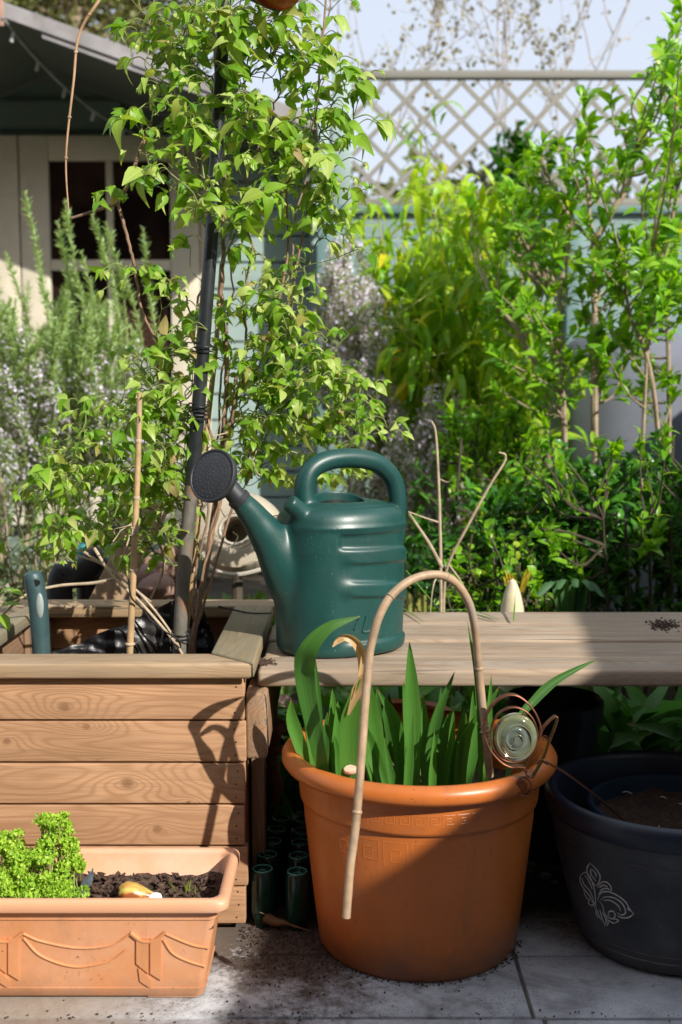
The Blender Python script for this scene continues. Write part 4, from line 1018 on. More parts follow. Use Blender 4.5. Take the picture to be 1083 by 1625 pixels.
# ------------------------------------------------------------------ trowel handle stuck in the planter
th_ = thing('hand_trowel', 'grey-green trowel pushed into the planter soil, handle upward', 'trowel', tuple(at(66, 1060, 1.86)))
MT['grip'] = plain('trowel_grip', (.035, .075, .080), .45, var=.12, dirt=(.07, .10, .10), dirt_sc=12)
mb = MB(); Pg = spline([at(*p) for p in ((66, 1085, 1.86), (66, 1040, 1.86), (64, 1000, 1.86), (61, 960, 1.86), (55, 925, 1.86), (52, 912, 1.86), (51, 906, 1.86))], 7)
tube(mb, Pg, np.interp(np.linspace(0, 1, len(Pg)), [0, .25, .5, .75, .88, .96, 1], [.0140, .0150, .0160, .0155, .0135, .0095, .003]), 24); obj('grip', mb, MT['grip'], th_)
mb = MB(); q = at(60, 923, 1.86) - (0, .0115, 0); a = np.linspace(0, 2*math.pi, 17)
tube(mb, [q + (0, .004, 0), q - (0, .0035, 0)], [.0060, .0058], 18, flat=1.2); obj('hanging_hole', mb, MT['black'], th_)
mb = MB(); q = at(67, 959, 1.86); blob(mb, q - (0, .0135, 0), (.0066, .0042, .0215), 3, 0); obj('grip_inlay', mb, plain('grip_inlay', (.30, .34, .33), .5, var=.1), th_)
mb = MB(); q = at(66, 1085, 1.86); tube(mb, [q, q-(0, 0, .05)], [.006, .005], 10); rbox(mb, q[0]-.03, q[0]+.03, q[1]-.002, q[1]+.002, q[2]-.11, q[2]-.045, .0015); obj('blade', mb, MT['metal_grey'], th_)

# ------------------------------------------------------------------ iris in the orange pot
MT['iris'] = leafmat('iris_leaf', (.028, .12, .02), (.075, .235, .03), None, trans=.38, vein=0)
MT['iris_dry'] = leafmat('dry_iris_leaf', (.50, .30, .12), (.60, .40, .20), None, trans=.3, vein=0)
ir = thing('iris_plant', 'clump of upright sword-shaped iris leaves growing in the orange pot', 'plant', (TC[0], TC[1], .225))
nt = MT['iris'].node_tree; b = nt.nodes['Principled BSDF']; src = b.inputs['Base Color'].links[0].from_socket
tcu = N(nt, 'ShaderNodeTexCoord'); mpu = N(nt, 'ShaderNodeMapping'); mpu.inputs['Scale'].default_value = (26, 1.2, 1); nt.links.new(tcu.outputs['UV'], mpu.inputs['Vector'])
vn = noise(nt, mpu.outputs[0], 1.0, 4, .7); spu = N(nt, 'ShaderNodeSeparateXYZ'); nt.links.new(tcu.outputs['UV'], spu.inputs[0])
cc = mixc(nt, ramp(nt, vn, [(.35, (0,0,0)), (.7, (.65,)*3)]), src, (.15, .33, .06))
cc = mixc(nt, ramp(nt, spu.outputs[1], [(0, (.8,)*3), (.14, (0, 0, 0))]), cc, (.34, .42, .18))
tipn = math_(nt, 'ADD', spu.outputs[1], math_(nt, 'MULTIPLY', math_(nt, 'SUBTRACT', noise(nt, coords(nt, rnd=False), 22, 2), .5), .25))
cc = mixc(nt, ramp(nt, tipn, [(.95, (0,0,0)), (1.0, (.8,)*3)]), cc, (.35, .22, .08))
nt.links.new(cc, b.inputs['Base Color']); bump(nt, b, vn, .35, .001)
def blade(mb, pts, w, fold=.25, seed=0, wdir=(1, 0, 0), w0=.8, tipk=.75):
    P = spline([np.asarray(p) for p in pts], 8); k = len(P); T = np.gradient(P, axis=0); T /= np.linalg.norm(T, axis=1, keepdims=True)
    wd = np.broadcast_to(np.asarray(wdir, float), (k, 3)) if np.ndim(wdir) == 1 else np.array([np.asarray(wdir[0])*(1-t)+np.asarray(wdir[1])*t for t in np.linspace(0, 1, k)])
    wd = wd - T*(wd*T).sum(1, keepdims=True); wd /= np.linalg.norm(wd, axis=1, keepdims=True); nn = np.cross(T, wd)
    t = np.linspace(0, 1, k); ww = w*np.where(t < .5, w0 + (1-w0)*t/.5, np.clip((1-t)/.5, 0, 1)**tipk) + .0002
    V = np.stack([P + wd*(s_*ww)[:, None]/2 + nn*(fold*ww*(1-abs(s_)))[:, None] for s_ in (-1, -.5, 0, .5, 1)], 1)
    gridm(mb, V); return mb
def inpot(p, r=.150):
    p = np.array(p, float); v = p[:2]-np.array(TC); l = np.linalg.norm(v); k = min(1, r/max(l, 1e-6)); p[:2] = np.array(TC) + v*k; p[2] = .222; return p
I = []
def ib(px0, px1, py1, Y, w, px2=None, py2=None, wd=(1, .2, 0), base_y=1240):
    b0 = inpot(at(px0, base_y, Y)); tip = at(px1, py1, Y-.01)
    mid = (b0+tip)/2 + ((at(px2, py2, Y) - (b0+tip)/2)*.9 if px2 else 0)
    I.append(([b0, mid, tip], w, wd))
for a in [(608, 588, 1085, 1.60, .036, 588, 1150, (1, .3, 0)), (625, 560, 1120, 1.60, .022, 585, 1180, (1, .1, 0)), (655, 650, 1018, 1.60, .026, 655, 1120, (1, .2, 0)), (640, 600, 1095, 1.63, .02, 630, 1150),
          (672, 722, 1065, 1.59, .016, 690, 1150, (1, -.2, 0)), (690, 718, 1125, 1.60, .018, 700, 1180), (705, 722, 1140, 1.60, .016), (715, 738, 1120, 1.59, .018), (728, 760, 1130, 1.58, .02, 735, 1180),
          (735, 792, 1090, 1.64, .020, 762, 1150), (700, 700, 1090, 1.66, .018), (660, 640, 1080, 1.68, .018), (680, 672, 1100, 1.63, .02), (600, 560, 1100, 1.66, .02, 590, 1150),
          (765, 742, 985, 1.555, .009, 760, 1100, (1, .5, 0)), (770, 780, 1070, 1.60, .014), (645, 655, 1130, 1.56, .014), (685, 690, 1160, 1.57, .012), (633, 610, 1170, 1.57, .012),
          (480, 462, 1110, 1.62, .020, 465, 1150, (1, .2, 0)), (505, 500, 1090, 1.63, .026, 495, 1130), (498, 485, 1150, 1.60, .014), (490, 520, 1130, 1.64, .018), (510, 500, 1040, 1.6, .008, 506, 1110)]: ib(*a)
g = np.random.default_rng(14)
for k in range(26):
    px = g.uniform(520, 790); ib(px, px+g.normal(0, 14), g.uniform(1092, 1170), g.uniform(1.68, 1.79), g.uniform(.014, .024), base_y=1200)
mb = MB()
for pts, w, wd in I: blade(mb, pts, w, .22, 0, wd)
# the broad leaf that bends over towards the right
P = [at(506, 1215, 1.575), at(498, 1140, 1.53), at(484, 1075, 1.50), at(490, 1032, 1.48), at(522, 996, 1.48), at(572, 978, 1.49)]; P[0] = inpot(P[0])
P[1] = at(500, 1165, 1.52)
blade(mb, P, .031, .12, 0, ((1, .2, 0), (.3, -.35, -1.)), w0=.45, tipk=.8)
# broken leaf: green base
P = [at(541, 1222, 1.53), at(556, 1170, 1.505), at(568, 1110, 1.48), at(578, 1075, 1.47)]; P[0] = inpot(P[0], .152)
blade(mb, P, .032, .15, 0, (1, .2, 0), w0=.85, tipk=.45)
# thin blade arching to the right in front of the bench
P = [at(800, 1190, 1.62), at(822, 1150, 1.62), at(850, 1110, 1.63), at(880, 1082, 1.64), at(915, 1062, 1.65), at(947, 1047, 1.66)]; P[0] = inpot(P[0])
blade(mb, P, .014, .25, 0, (.4, -.3, -1), w0=.5)
obj('leaves', mb, MT['iris'], ir, sharp=None)
mb = MB(); P = [at(566, 1110, 1.478), at(576, 1070, 1.468), at(573, 1035, 1.463), at(560, 1016, 1.460), at(543, 1012, 1.458), at(530, 1022, 1.457)]
blade(mb, P, .0125, .5, 0, ((1, .2, .2), (.2, -.5, 1)), w0=.95, tipk=.3)
P = [at(545, 1013, 1.457), at(536, 1018, 1.456), at(528, 1027, 1.456)]; blade(mb, P, .010, .6, 0, (.2, -.4, 1), w0=1)
P = [at(553, 1135, 1.486), at(568, 1095, 1.474), at(577, 1070, 1.466)]; blade(mb, P, .016, .2, 0, (1, .2, 0), w0=.2, tipk=.4)
obj('dry_leaf', mb, MT['iris_dry'], ir, sharp=None, label='withered brown leaf bent over at the tip')
mb = MB(); blob(mb, at(557, 1226, 1.51)+(0, .012, .0), (.012, .008, .007), 2, .3, 2, 3); obj('bract', mb, plain('pale_bract', (.62, .42, .30), .6), ir)

# ------------------------------------------------------------------ bamboo hoop
mb = MB(); P = spline([at(*p) for p in ((550, 1456, 1.395), (556, 1380, 1.40), (566, 1300, 1.41), (574, 1200, 1.425), (581, 1100, 1.44), (590, 1020, 1.45), (612, 958, 1.46), (650, 922, 1.475), (695, 912, 1.49), (728, 930, 1.505), (750, 975, 1.52), (760, 1060, 1.55), (770, 1160, 1.555), (778, 1232, 1.56))], 8)
hl = np.linspace(0, 1, len(P)); hr = np.interp(hl, [0, .3, 1], [.0054, .0056, .0056])
hp_ = thing('cane_hoop', 'bent bamboo hoop hanging over the front of the orange pot', 'cane hoop', tuple(P[-1]))
mbn = MB()
tube(mb, P, hr, 14, rough=.02, seed=2); obj('cane', mb, MT['hoop'], hp_)
for i in (17, 50, 67, 88, 96):
    if i < len(P)-2: mbn = MB(); tube(mbn, [P[i]-(P[i+1]-P[i])*.25, P[i]-(P[i+1]-P[i])*.06, P[i]+(P[i+1]-P[i])*.06, P[i]+(P[i+1]-P[i])*.25], [.0056, .0068, .0068, .0056], 14); obj('node', mbn, MT['hoop'], hp_)
mb = MB(); ring_at(mb, P[-10], P[-10]-P[-12], .0068, .0007, 4, .015); obj('tie', mb, MT['twig'], hp_)

# ------------------------------------------------------------------ snail ornament
SY = 1.50
sp = lambda x, y, Y=SY: at(740 + x/6.77, 1080 + y/6.77, Y)
sn = thing('snail_ornament', 'copper wire snail garden ornament with green glass shell, on a stake by the pot', 'garden ornament', tuple(at(985, 1297, 1.56)))
mb = MB()
def wire(pts, r=.0010, Y=SY, n=6, closed=False): tube(mb, spline([sp(*p, Y) for p in pts], n, closed), r, 8, closed)
def spiral(cx_, cy_, r, turns=1.7, Y=SY, ph=0, w=.0005): tube(mb, [sp(cx_ + r*(1-t*.85)*math.cos(ph+t*turns*6.283), cy_ + r*(1-t*.85)*math.sin(ph+t*turns*6.283), Y) for t in np.linspace(0, 1, 34)], w, 6)
def band(pts, wid=.010, th=.0007, closed=False):
    P = spline([sp(*p) for p in pts], 6, closed); V = np.stack([P + (0, 0, 0), P + (0, wid, 0)], 1)
    if closed: V = np.concatenate([V, V[:1]])
    gridm(mb, V)
outer = [(640, 935), (560, 930), (480, 930), (380, 880), (270, 760), (205, 620), (195, 520), (225, 370), (300, 250), (400, 180), (480, 158), (570, 175), (670, 250), (750, 360), (797, 480), (805, 550), (790, 600)]
wire(outer, .0015); band(outer, .014)
inner = [(515+250*math.cos(t), 585+295*math.sin(t)) for t in np.linspace(0, 2*math.pi, 22)[:-1]]
wire(inner, .0012, closed=True); band(inner, .009, closed=True)
body_ = [(970, 390), (900, 440), (830, 520), (800, 600), (740, 700), (690, 800), (650, 900), (632, 970), (660, 1030), (710, 1048), (745, 1000), (830, 850), (900, 660), (950, 530), (982, 430)]
wire(body_, .0010, closed=True); band(body_, .012, closed=True)
wire([(605, 930), (640, 960), (650, 1000)])
head = [(620+78*math.cos(t), 1142+97*math.sin(t)) for t in np.linspace(0, 2*math.pi, 16)[:-1]]
wire(head, .0010, closed=True); band(head, .008, closed=True)
for c_ in ((850, 615, 38), (790, 735, 42), (740, 855, 44), (690, 965, 38)): spiral(*c_)
spiral(590, 1120, 45, 2); spiral(645, 1160, 34, 1.6, ph=2); spiral(305, 480, 28, 1.8); spiral(630, 360, 32, 1.8); spiral(460, 830, 34, 1.8)
wire([(560, 1213), (480, 1245), (410, 1268)], .0011); spiral(385, 1275, 14, 1.2)
obj('wire_frame', mb, MT['copper'], sn)
mb = MB(); blob(mb, sp(345, 1280, SY), (.0026, .0026, .0026), 2, 0); blob(mb, sp(402, 1262, SY), (.0018, .0018, .0018), 2, 0); obj('antenna_bead', mb, MT['copper'], sn)
m, nt, b = newmat('shell_glass'); v = coords(nt, rnd=False); n1 = noise(nt, v, 26, 3, .6, 1.)
tcu = N(nt, 'ShaderNodeTexCoord'); spu = N(nt, 'ShaderNodeSeparateXYZ'); nt.links.new(tcu.outputs['UV'], spu.inputs[0])
nt.links.new(mixc(nt, n1, ramp(nt, spu.outputs[1], [(0, (.16, .17, .13)), (.42, (.17, .20, .17)), (.62, (.26, .27, .08)), (.86, (.36, .34, .03))]), (.20, .26, .22)), b.inputs['Base Color'])
b.inputs['Roughness'].default_value = .10; b.inputs['Transmission Weight'].default_value = .5; b.inputs['IOR'].default_value = 1.45; b.inputs['Coat Weight'].default_value = .6
bump(nt, b, noise(nt, v, 60, 2), .25, .003)
mb = MB(); c = sp(530, 610, SY+.003); a = np.linspace(0, 2*math.pi, 65); ex, ey = 235/6.77/F*(SY+.08), 262/6.77/F*(SY+.08)
rowsG = []
for t in np.linspace(0, 1, 26):
    rowsG.append([c + np.array((ex*t*math.cos(q), -.012*math.sqrt(max(0, 1-t*t)) - .0016*math.sin(q - t*15.)*math.sin(math.pi*t), ey*t*math.sin(q))) for q in a])
for t in (1, .7, .3, 0): rowsG.append([c + np.array((ex*t*math.cos(q), .006*(1-t*t)+.001, ey*t*math.sin(q))) for q in a])
gridm(mb, np.array(rowsG)); obj('glass_shell', mb, m, sn, sharp=None)
mb = MB(); q = [c + np.array((ex*(1-t)*.92*math.cos(t*15+2.2), -.012*math.sqrt(max(0, 1-(.92*(1-t))**2)) - .0012, ey*(1-t)*.92*math.sin(t*15+2.2))) for t in np.linspace(0, .93, 90)]
tube(mb, q, np.linspace(.0013, .0006, 90), 8); obj('spiral_line', mb, plain('smoky_glass_line', (.14, .13, .08), .15, var=.2, coat=.5), sn)
mb = MB(); P = spline([sp(760, 900), sp(822, 852), sp(930, 915), at(900, 1228, 1.51), at(945, 1262, 1.54), at(985, 1297, 1.57), at(1004, 1313, 1.59)], 5); P = np.concatenate([P, [P[-1] + (.012, .01, -.03)]])
tube(mb, P, .0015, 8); tube(mb, [sp(825, 855), sp(880, 890)], .0027, 10); obj('stake', mb, MT['copper'], sn)

# ------------------------------------------------------------------ green glass jars upside down under the bench
m, nt, b = newmat('green_glass'); b.inputs['Base Color'].default_value = (.015, .08, .055, 1); b.inputs['Roughness'].default_value = .12; b.inputs['Transmission Weight'].default_value = .55; b.inputs['IOR'].default_value = 1.48; MT['glass'] = m
def make_bottle():
    t = thing('glass_bottle', 'x', 'bottle', (0, 0, 0), 'upturned green bottles under the bench')
    mb = MB(); lathe(mb, [(.0135, 0), (.0140, .010), (.0172, .016), (.0180, .022), (.0180, .082), (.0175, .087), (.0155, .089), (.0140, .0885), (.011, .085), (.0005, .084)], (0, 0), 32); obj('glass_body', mb, MT['glass'], t, sharp=60)
    mb = MB()
    hexr = [(.0150*math.cos(a), .0150*math.sin(a), .0897) for a in np.linspace(0, 2*math.pi, 7)[:-1]]
    tube(mb, spline(hexr, 2, True), .0011, 6, True); tube(mb, [(.006*math.cos(a), .006*math.sin(a), .0855) for a in np.linspace(0, 2*math.pi, 7)[:-1]], .0008, 5, True)
    obj('base_rim', mb, plain('glint_green_glass', (.10, .34, .27), .25, var=.2), t); return t  # base rims coloured pale green, the glints on them put into the colour
def copy_tree(o, parent=None):
    c = o.copy(); COL.objects.link(c); c.parent = parent
    for ch in [x for x in o.children]: copy_tree(ch, c)
    return c
bt0 = make_bottle(); bpos = []
names = ['nearest', 'second', 'third', 'fourth', 'fifth', 'sixth']
for col, (pxs) in enumerate((((417, 1378), (425, 1355), (432, 1334), (439, 1315), (446, 1298)), ((472, 1382), (474, 1357), (477, 1336), (480, 1318), (482, 1300)))):
    for r_i, (px, py) in enumerate(pxs):
        p = atz(px, py, .090); bpos.append((p[0], p[1], col, r_i))
for i, (x, y, col, r_i) in enumerate(bpos):
    t = bt0 if i == 0 else copy_tree(bt0)
    t.location = (x, y, 0.0)
    t.rotation_euler.z = .5*i
    t['label'] = '%s upturned green bottle in the row %s' % (names[r_i] if r_i else 'nearest', 'along the planter side' if col == 0 else 'next to the orange pot')

# debris under the bench: stones, a fallen bulb, an ornament limb, small pots, greenery
mb = MB(); c = atz(437, 1463, .012); P_ = spline([c + (-.020, .01, .006), c + (-.012, .004, .004), c, c + (.014, -.003, 0), c+(.03, -.006, -.004), c+(.055, -.014, -.008)], 5)
tube(mb, P_, np.interp(np.linspace(0, 1, len(P_)), [0, .15, .35, .5, .7, 1], [.003, .008, .008, .006, .002, .0008]), 12)
for k in range(12):
    e = c + (-.022, .01, .008) + g.normal(0, .009, 3); tube(mb, spline([c+(-.018, .008, .005), (c+e)/2 + g.normal(0, .004, 3), e], 3), .0007, 5)
tag(obj('shrivelled_bulb', mb, plain('dry_bulb', (.16, .08, .03), .6, var=.4), origin=c), 'shrivelled brown bulb with roots lying on the soil by the planter', 'bulb')
mb = MB(); c = at(445, 1145, 2.02)
tube(mb, spline([at(424, 1140, 2.02), at(436, 1150, 2.0), at(452, 1158, 1.98)], 5), [.012, .0135, .0145, .015, .015, .0145, .0135, .013, .013, .012, .006][:11], 14)
tube(mb, spline([at(446, 1148, 2.02), at(456, 1154, 2.0), at(464, 1150, 2.0)], 5), .010, 12); tube(mb, spline([at(428, 1196, 2.02), at(440, 1190, 2.0), at(452, 1192, 2.0)], 5), .009, 12)
tube(mb, [at(440, 1150, 2.03), at(430, 1200, 2.06), at(440, 1250, 2.08), [*(at(440, 1290, 2.08)[:2]), .0]], .012, 12)
tag(obj('clay_figurine', mb, plain('pink_clay', (.52, .27, .20), .6, var=.1), origin=c), 'pinkish rounded clay ornament behind the left rim of the orange pot', 'ornament')
mb = MB(); g = np.random.default_rng(77)
stones = [(470, 1290, 2.0, .030), (450, 1270, 2.1, .04), (865, 1413, 1.86, .011), (880, 1420, 1.84, .006), (900, 1415, 1.9, .008)]
for i, (px, py, Y, r) in enumerate(stones):
    p = at(px, py, Y); mb = MB(); blob(mb, (p[0], p[1], r*.5), (r, r*.9, r*.62), 3, .18, 1.6, i)
    tag(obj('garden_stone', mb, plain('stone%d' % i, (.20, .20, .21), .9, var=.3, bmp=.6), origin=(p[0], p[1], 0)),
        ['grey stone between the bottles and the orange pot, larger front one', 'grey stone behind the row of bottles', 'small pale stone on the dark soil between the two big pots', 'tiny stone left of the others between the two big pots', 'tiny stone nearest the dark glazed pot'][i], 'stone', 'stones on the soil under the bench')
# small dark pot behind, under the bench
for (px, py, Y, r, lab, mt) in ((880, 1105, 1.98, .085, 'dark empty pot in shade under the bench, behind the snail ornament', 'blackpot'), (640, 1130, 2.12, .10, 'brown pot deep in shade under the bench, behind the iris leaves', 'terra')):
    p = at(px, py, Y); h = p[2]; mb = MB(); lathe(mb, [(.002, .001), (r*.75, .001), (r*.92, h*.85), (r, h*.86), (r*1.02, h*.98), (r*.97, h), (r*.9, h*.97), (r*.7, .03)], (p[0], p[1]), 60)
    tag(obj('shaded_pot', mb, MT[mt], origin=(p[0], p[1], 0)), lab, 'plant pot', 'pots under the bench')

# ------------------------------------------------------------------ parsley
MT['parsley'] = leafmat('parsley_leaf', (.17, .42, .012), (.44, .64, .07), None, trans=.35, vein=0, rough=.5)
ps = thing('parsley', 'bushy bright green curly parsley growing at the left of the trough', 'herb', (-.50, 1.54, .11))
PT = [leaf_t(1, .5, 3, d, f_, 'oval', tw) for d, f_, tw in ((.9, .8, .8), (-.5, .9, -.7), (.5, -.8, .3), (1.2, .5, 0))]
mb = MB(); mbs = MB(); g = np.random.default_rng(9); pp, pf_, pn, pz = [], [], [], []
heads = []
for (px, py, Y, n_, sp_) in ((95, 1312, 1.53, 8, .014), (75, 1302, 1.55, 6, .010), (112, 1330, 1.53, 5, .010), (80, 1345, 1.52, 12, .016), (108, 1375, 1.51, 7, .012), (60, 1370, 1.52, 12, .02), (20, 1350, 1.54, 12, .018), (0, 1340, 1.55, 10, .02), (35, 1390, 1.50, 16, .022), (85, 1400, 1.50, 14, .02),
                             (10, 1410, 1.49, 14, .02), (60, 1418, 1.49, 14, .02), (100, 1418, 1.49, 9, .014), (-30, 1370, 1.53, 14, .03), (-40, 1410, 1.5, 14, .03), (112, 1428, 1.50, 3, .007), (45, 1416, 1.485, 9, .014), (90, 1420, 1.485, 7, .012), (5, 1420, 1.485, 8, .012), (116, 1352, 1.53, 4, .008), (120, 1368, 1.52, 3, .005)):
    c = at(px, py, Y)
    for _ in range(n_): h_ = c + g.normal(0, sp_*.62, 3)*(1, 1.1, .8); h_[1] = max(h_[1], 1.476); heads.append(h_)
for h in heads:
    bx = np.array((h[0]*.75-.11 + g.normal(0, .012), 1.535 + g.normal(0, .02), .112)); tube(mbs, spline([bx, (bx+h)/2+(0, 0, .012), h], 4), .0009, 5)
    n_ = 62; d = g.normal(0, 1, (n_, 3)); d /= np.linalg.norm(d, axis=1, keepdims=True); d[:, 2] = np.abs(d[:, 2])*.9-.15
    rad = .0105*g.uniform(.45, 1.35)
    pp.append(h + d*rad*g.uniform(.4, 1, (n_, 1))); pf_.append(d + g.normal(0, .5, (n_, 3))); pn.append(g.normal(0, 1, (n_, 3))); pz.append(g.uniform(.0022, .0056, n_))
scatter(mb, PT, np.concatenate(pp), np.concatenate(pf_), np.concatenate(pn), np.concatenate(pz), g)
obj('foliage', mb, MT['parsley'], ps, sharp=None); obj('stems', mbs, plain('parsley_stem', (.25, .30, .08), .5), ps)
# grass seedlings
mb = MB()
for px, py, dx, dy in ((300, 1432, 5, -42), (305, 1432, -14, -32), (294, 1432, 8, -38), (310, 1432, 2, -30), (284, 1428, -18, -30), (215, 1405, 4, -12), (220, 1408, -3, -12)):
    b0 = atz(px, py-6, .112); t_ = b0 + np.array((dx*.0008, -.005, -dy*.00075)); blade(mb, [b0, (b0+t_)/2+(0, 0, .003), t_], .0016, .2)
tag(obj('grass_seedlings', mb, leafmat('seedling', (.18, .34, .04), (.28, .45, .06), None, vein=0), origin=tuple(atz(300, 1420, .112))), 'a few thin grass seedlings sprouting at the right end of the trough', 'seedlings')

# ================================================================== BACKGROUND
def paintwood(name, col, rough=.6, dirt=None, var=.12):
    m, nt, b = newmat(name); v = coords(nt, (1.5, 1.5, 14)); n1 = noise(nt, v, 3, 5, .65); n2 = noise(nt, coords(nt), 2.2, 4, .6)
    c = mixc(nt, n1, tuple(x*(1-var) for x in col), tuple(x*(1+var) for x in col))
    c = mixc(nt, ramp(nt, n2, [(.5, (0,0,0)), (.75, (.5,)*3)]), c, dirt or tuple(x*.6 for x in col))
    nt.links.new(c, b.inputs['Base Color']); b.inputs['Roughness'].default_value = rough; bump(nt, b, n1, .3, .004); return m
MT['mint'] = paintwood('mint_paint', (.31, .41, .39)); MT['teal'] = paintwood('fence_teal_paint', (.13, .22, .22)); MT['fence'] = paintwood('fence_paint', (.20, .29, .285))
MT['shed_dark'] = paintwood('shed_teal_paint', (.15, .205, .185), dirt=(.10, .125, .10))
MT['felt'] = plain('roof_board', (.30, .285, .29), .8, var=.18, vs=8, bmp=.4, bs=50, dirt=(.18, .165, .15), dirt_sc=5)
MT['soffit'] = paintwood('soffit_board', (.10, .12, .10))

# ---------------- summerhouse / shed
SD = 5.5; OV = .80; SFY = SD - OV
pk = at(4, 17, SFY); wl0, wr = -3.1, at(500, 400, SD)[0]
seam_x = at(37, 400, SD)[0]; slope = .352
sh = thing('summerhouse', 'pale green timber summerhouse with cream double doors, at the left back', 'shed', (seam_x, SD+.9, 0))
def roofz(x): return pk[2] - slope*abs(x - pk[0])
mb = MB(); mbU = MB(); bh = .125
door_t = at(37, 218, SD)[2]; dx0, dx1 = seam_x - .80, at(318, 400, SD)[0]
k = 0; z = .10
while z < pk[2]:
    z1 = z + bh
    for (a, b_) in (((wl0, dx0-.04), (dx1+.04, wr)) if z < door_t + .02 else ((wl0, wr),)):
        zt_ = z1
        # clip to the gable
        xa, xb = a, b_
        if z1 > roofz(xb) - .03: xb = min(xb, pk[0] + (pk[2]-.03 - z1)/slope)
        if z1 > roofz(xa) - .03: xa = max(xa, pk[0] - (pk[2]-.03 - z1)/slope)
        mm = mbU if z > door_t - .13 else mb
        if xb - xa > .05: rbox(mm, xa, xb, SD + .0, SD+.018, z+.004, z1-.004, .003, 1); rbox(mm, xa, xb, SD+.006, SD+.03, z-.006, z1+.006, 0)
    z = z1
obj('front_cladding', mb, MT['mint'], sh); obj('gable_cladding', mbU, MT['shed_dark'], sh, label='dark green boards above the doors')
mb = MB()
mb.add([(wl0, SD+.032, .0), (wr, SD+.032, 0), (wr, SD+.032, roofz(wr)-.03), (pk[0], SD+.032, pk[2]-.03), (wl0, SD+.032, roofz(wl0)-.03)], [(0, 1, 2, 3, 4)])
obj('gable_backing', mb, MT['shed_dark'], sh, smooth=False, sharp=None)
mb = MB(); z = .10
while z < roofz(wr)-.1: rbox(mb, wr-.004, wr+.016, SD+.034, SD+2.0, z+.004, z+bh-.004, .003, 1); z += bh
rbox(mb, wr-.03, wr-.005, SD+.034, SD+2.0, 0, roofz(wr)-.04, 0)
obj('side_cladding', mb, MT['mint'], sh)
mb = MB(); rbox(mb, wr-.025, wr+.02, SD-.022, SD-.003, .05, roofz(wr)-.06, .004); obj('corner_trim', mb, MT['mint'], sh)
# roof: two slabs with felt, boards along the gable edge
ex_r = at(492, 190, SFY)[0]; ex_l = wl0 - .15
def roof_slab(xa, xb, name):
    mb = MB(); th = .03
    V = []
    for (x, z_) in ((xa, roofz(xa)), (xb, roofz(xb))):
        for y in (SFY, SD+2.1):
            V += [(x, y, z_+.012), (x, y, z_+.012-th)]
    mb.add(V, [(0, 4, 6, 2), (1, 3, 7, 5), (0, 1, 5, 4), (2, 6, 7, 3), (0, 2, 3, 1), (4, 5, 7, 6)]); return obj(name, mb, MT['soffit'], sh, smooth=False, sharp=None)
roof_slab(pk[0], ex_r, 'roof'); roof_slab(ex_l, pk[0], 'roof')
mb = MB(); 
def gboard(xa, xb, y0, y1, up, dn, bev=.004):
    za, zb_ = roofz(xa), roofz(xb)
    V = []
    for x, z_ in ((xa, za), (xb, zb_)):
        for y in (y0, y1): V += [(x, y, z_+up), (x, y, z_-dn)]
    mb.add(V, [(0, 4, 6, 2), (1, 3, 7, 5), (0, 1, 5, 4), (2, 6, 7, 3), (0, 2, 3, 1), (4, 5, 7, 6)])
L_ = ex_r - pk[0]
gboard(pk[0]+.012, pk[0]+L_*.42, SFY-.022, SFY-.001, .026, .028); gboard(pk[0]+L_*.425, pk[0]+L_*.84, SFY-.021, SFY-.001, .022, .030); gboard(pk[0]+L_*.845, ex_r+.02, SFY-.022, SFY-.001, .024, .028)
gboard(pk[0]+L_*.13, pk[0]+L_*.84, SFY-.012, SFY-.0012, -.0285, .052)
gboard(ex_l, pk[0]-.012, SFY-.022, SFY-.001, .026, .028)
gboard(pk[0], ex_r+.03, SFY-.02, SD+2.12, .032, -.014); gboard(ex_l, pk[0], SFY-.02, SD+2.12, .032, -.014)
obj('bargeboard', mb, MT['felt'], sh, smooth=False, sharp=None)
mb = MB(); rbox(mb, pk[0]-.03, pk[0]+.014, SFY-.035, SFY-.0225, pk[2]-.07, pk[2]+.07, .005); obj('finial', mb, plain('finial_wood', (.36, .22, .16), .8), sh)
# doors
def door(x0, x1, name='door'):
    dz0, dz1 = .22, door_t; st_ = .135
    panes_z0 = at(37, 413, SD-.02)[2]
    yb = SD - .005; yf = SD - .045
    mb = MB()
    rbox(mb, x0, x0+st_, yf, yb, dz0, dz1, .004); rbox(mb, x1-st_, x1, yf, yb, dz0, dz1, .004)
    topr = .115
    rbox(mb, x0+st_+.001, x1-st_-.001, yf+.002, yb, dz1-topr, dz1, .004)
    rbox(mb, x0+st_+.001, x1-st_-.001, yf+.003, yb, panes_z0-.05, panes_z0, .004)
    rbox(mb, x0+st_+.001, x1-st_-.001, yf+.002, yb, dz0, dz0+.30, .004)
    d = obj(name, mb, MT['white'], sh)
    mx = (x0+x1)/2
    mb = MB(); rbox(mb, mx-.016, mx+.016, yf+.006, yb-.002, panes_z0+.001, dz1-topr-.001, .003); rbox(mb, mx-.016, mx+.016, yf+.006, yb-.002, dz0+.301, panes_z0-.051, .003); obj('glazing_bar', mb, MT['white'], d)
    mb = MB(); rbox(mb, x0+st_-.005, x1-st_+.005, yb-.014, yb-.010, dz0+.29, dz1-topr+.005, 0); obj('window_pane', mb, MT['pane'], d)
    return d
m, nt, b = newmat('dark_window_glass'); v = coords(nt, rnd=False); n1 = noise(nt, v, 2.2, 2); nt.links.new(ramp(nt, n1, [(.4, (.010, .006, .005)), (.62, (.045, .024, .018))]), b.inputs['Base Color']); b.inputs['Roughness'].default_value = .2; b.inputs['Specular IOR Level'].default_value = .12; MT['pane'] = m
door(seam_x + .004, dx1); door(dx0, seam_x - .004)
for xa in (dx0-.045, dx1+.003): mb = MB(); rbox(mb, xa, xa+.042, SD-.03, SD-.002, .15, door_t+.01, .004); obj('door_post', mb, MT['white'], sh)
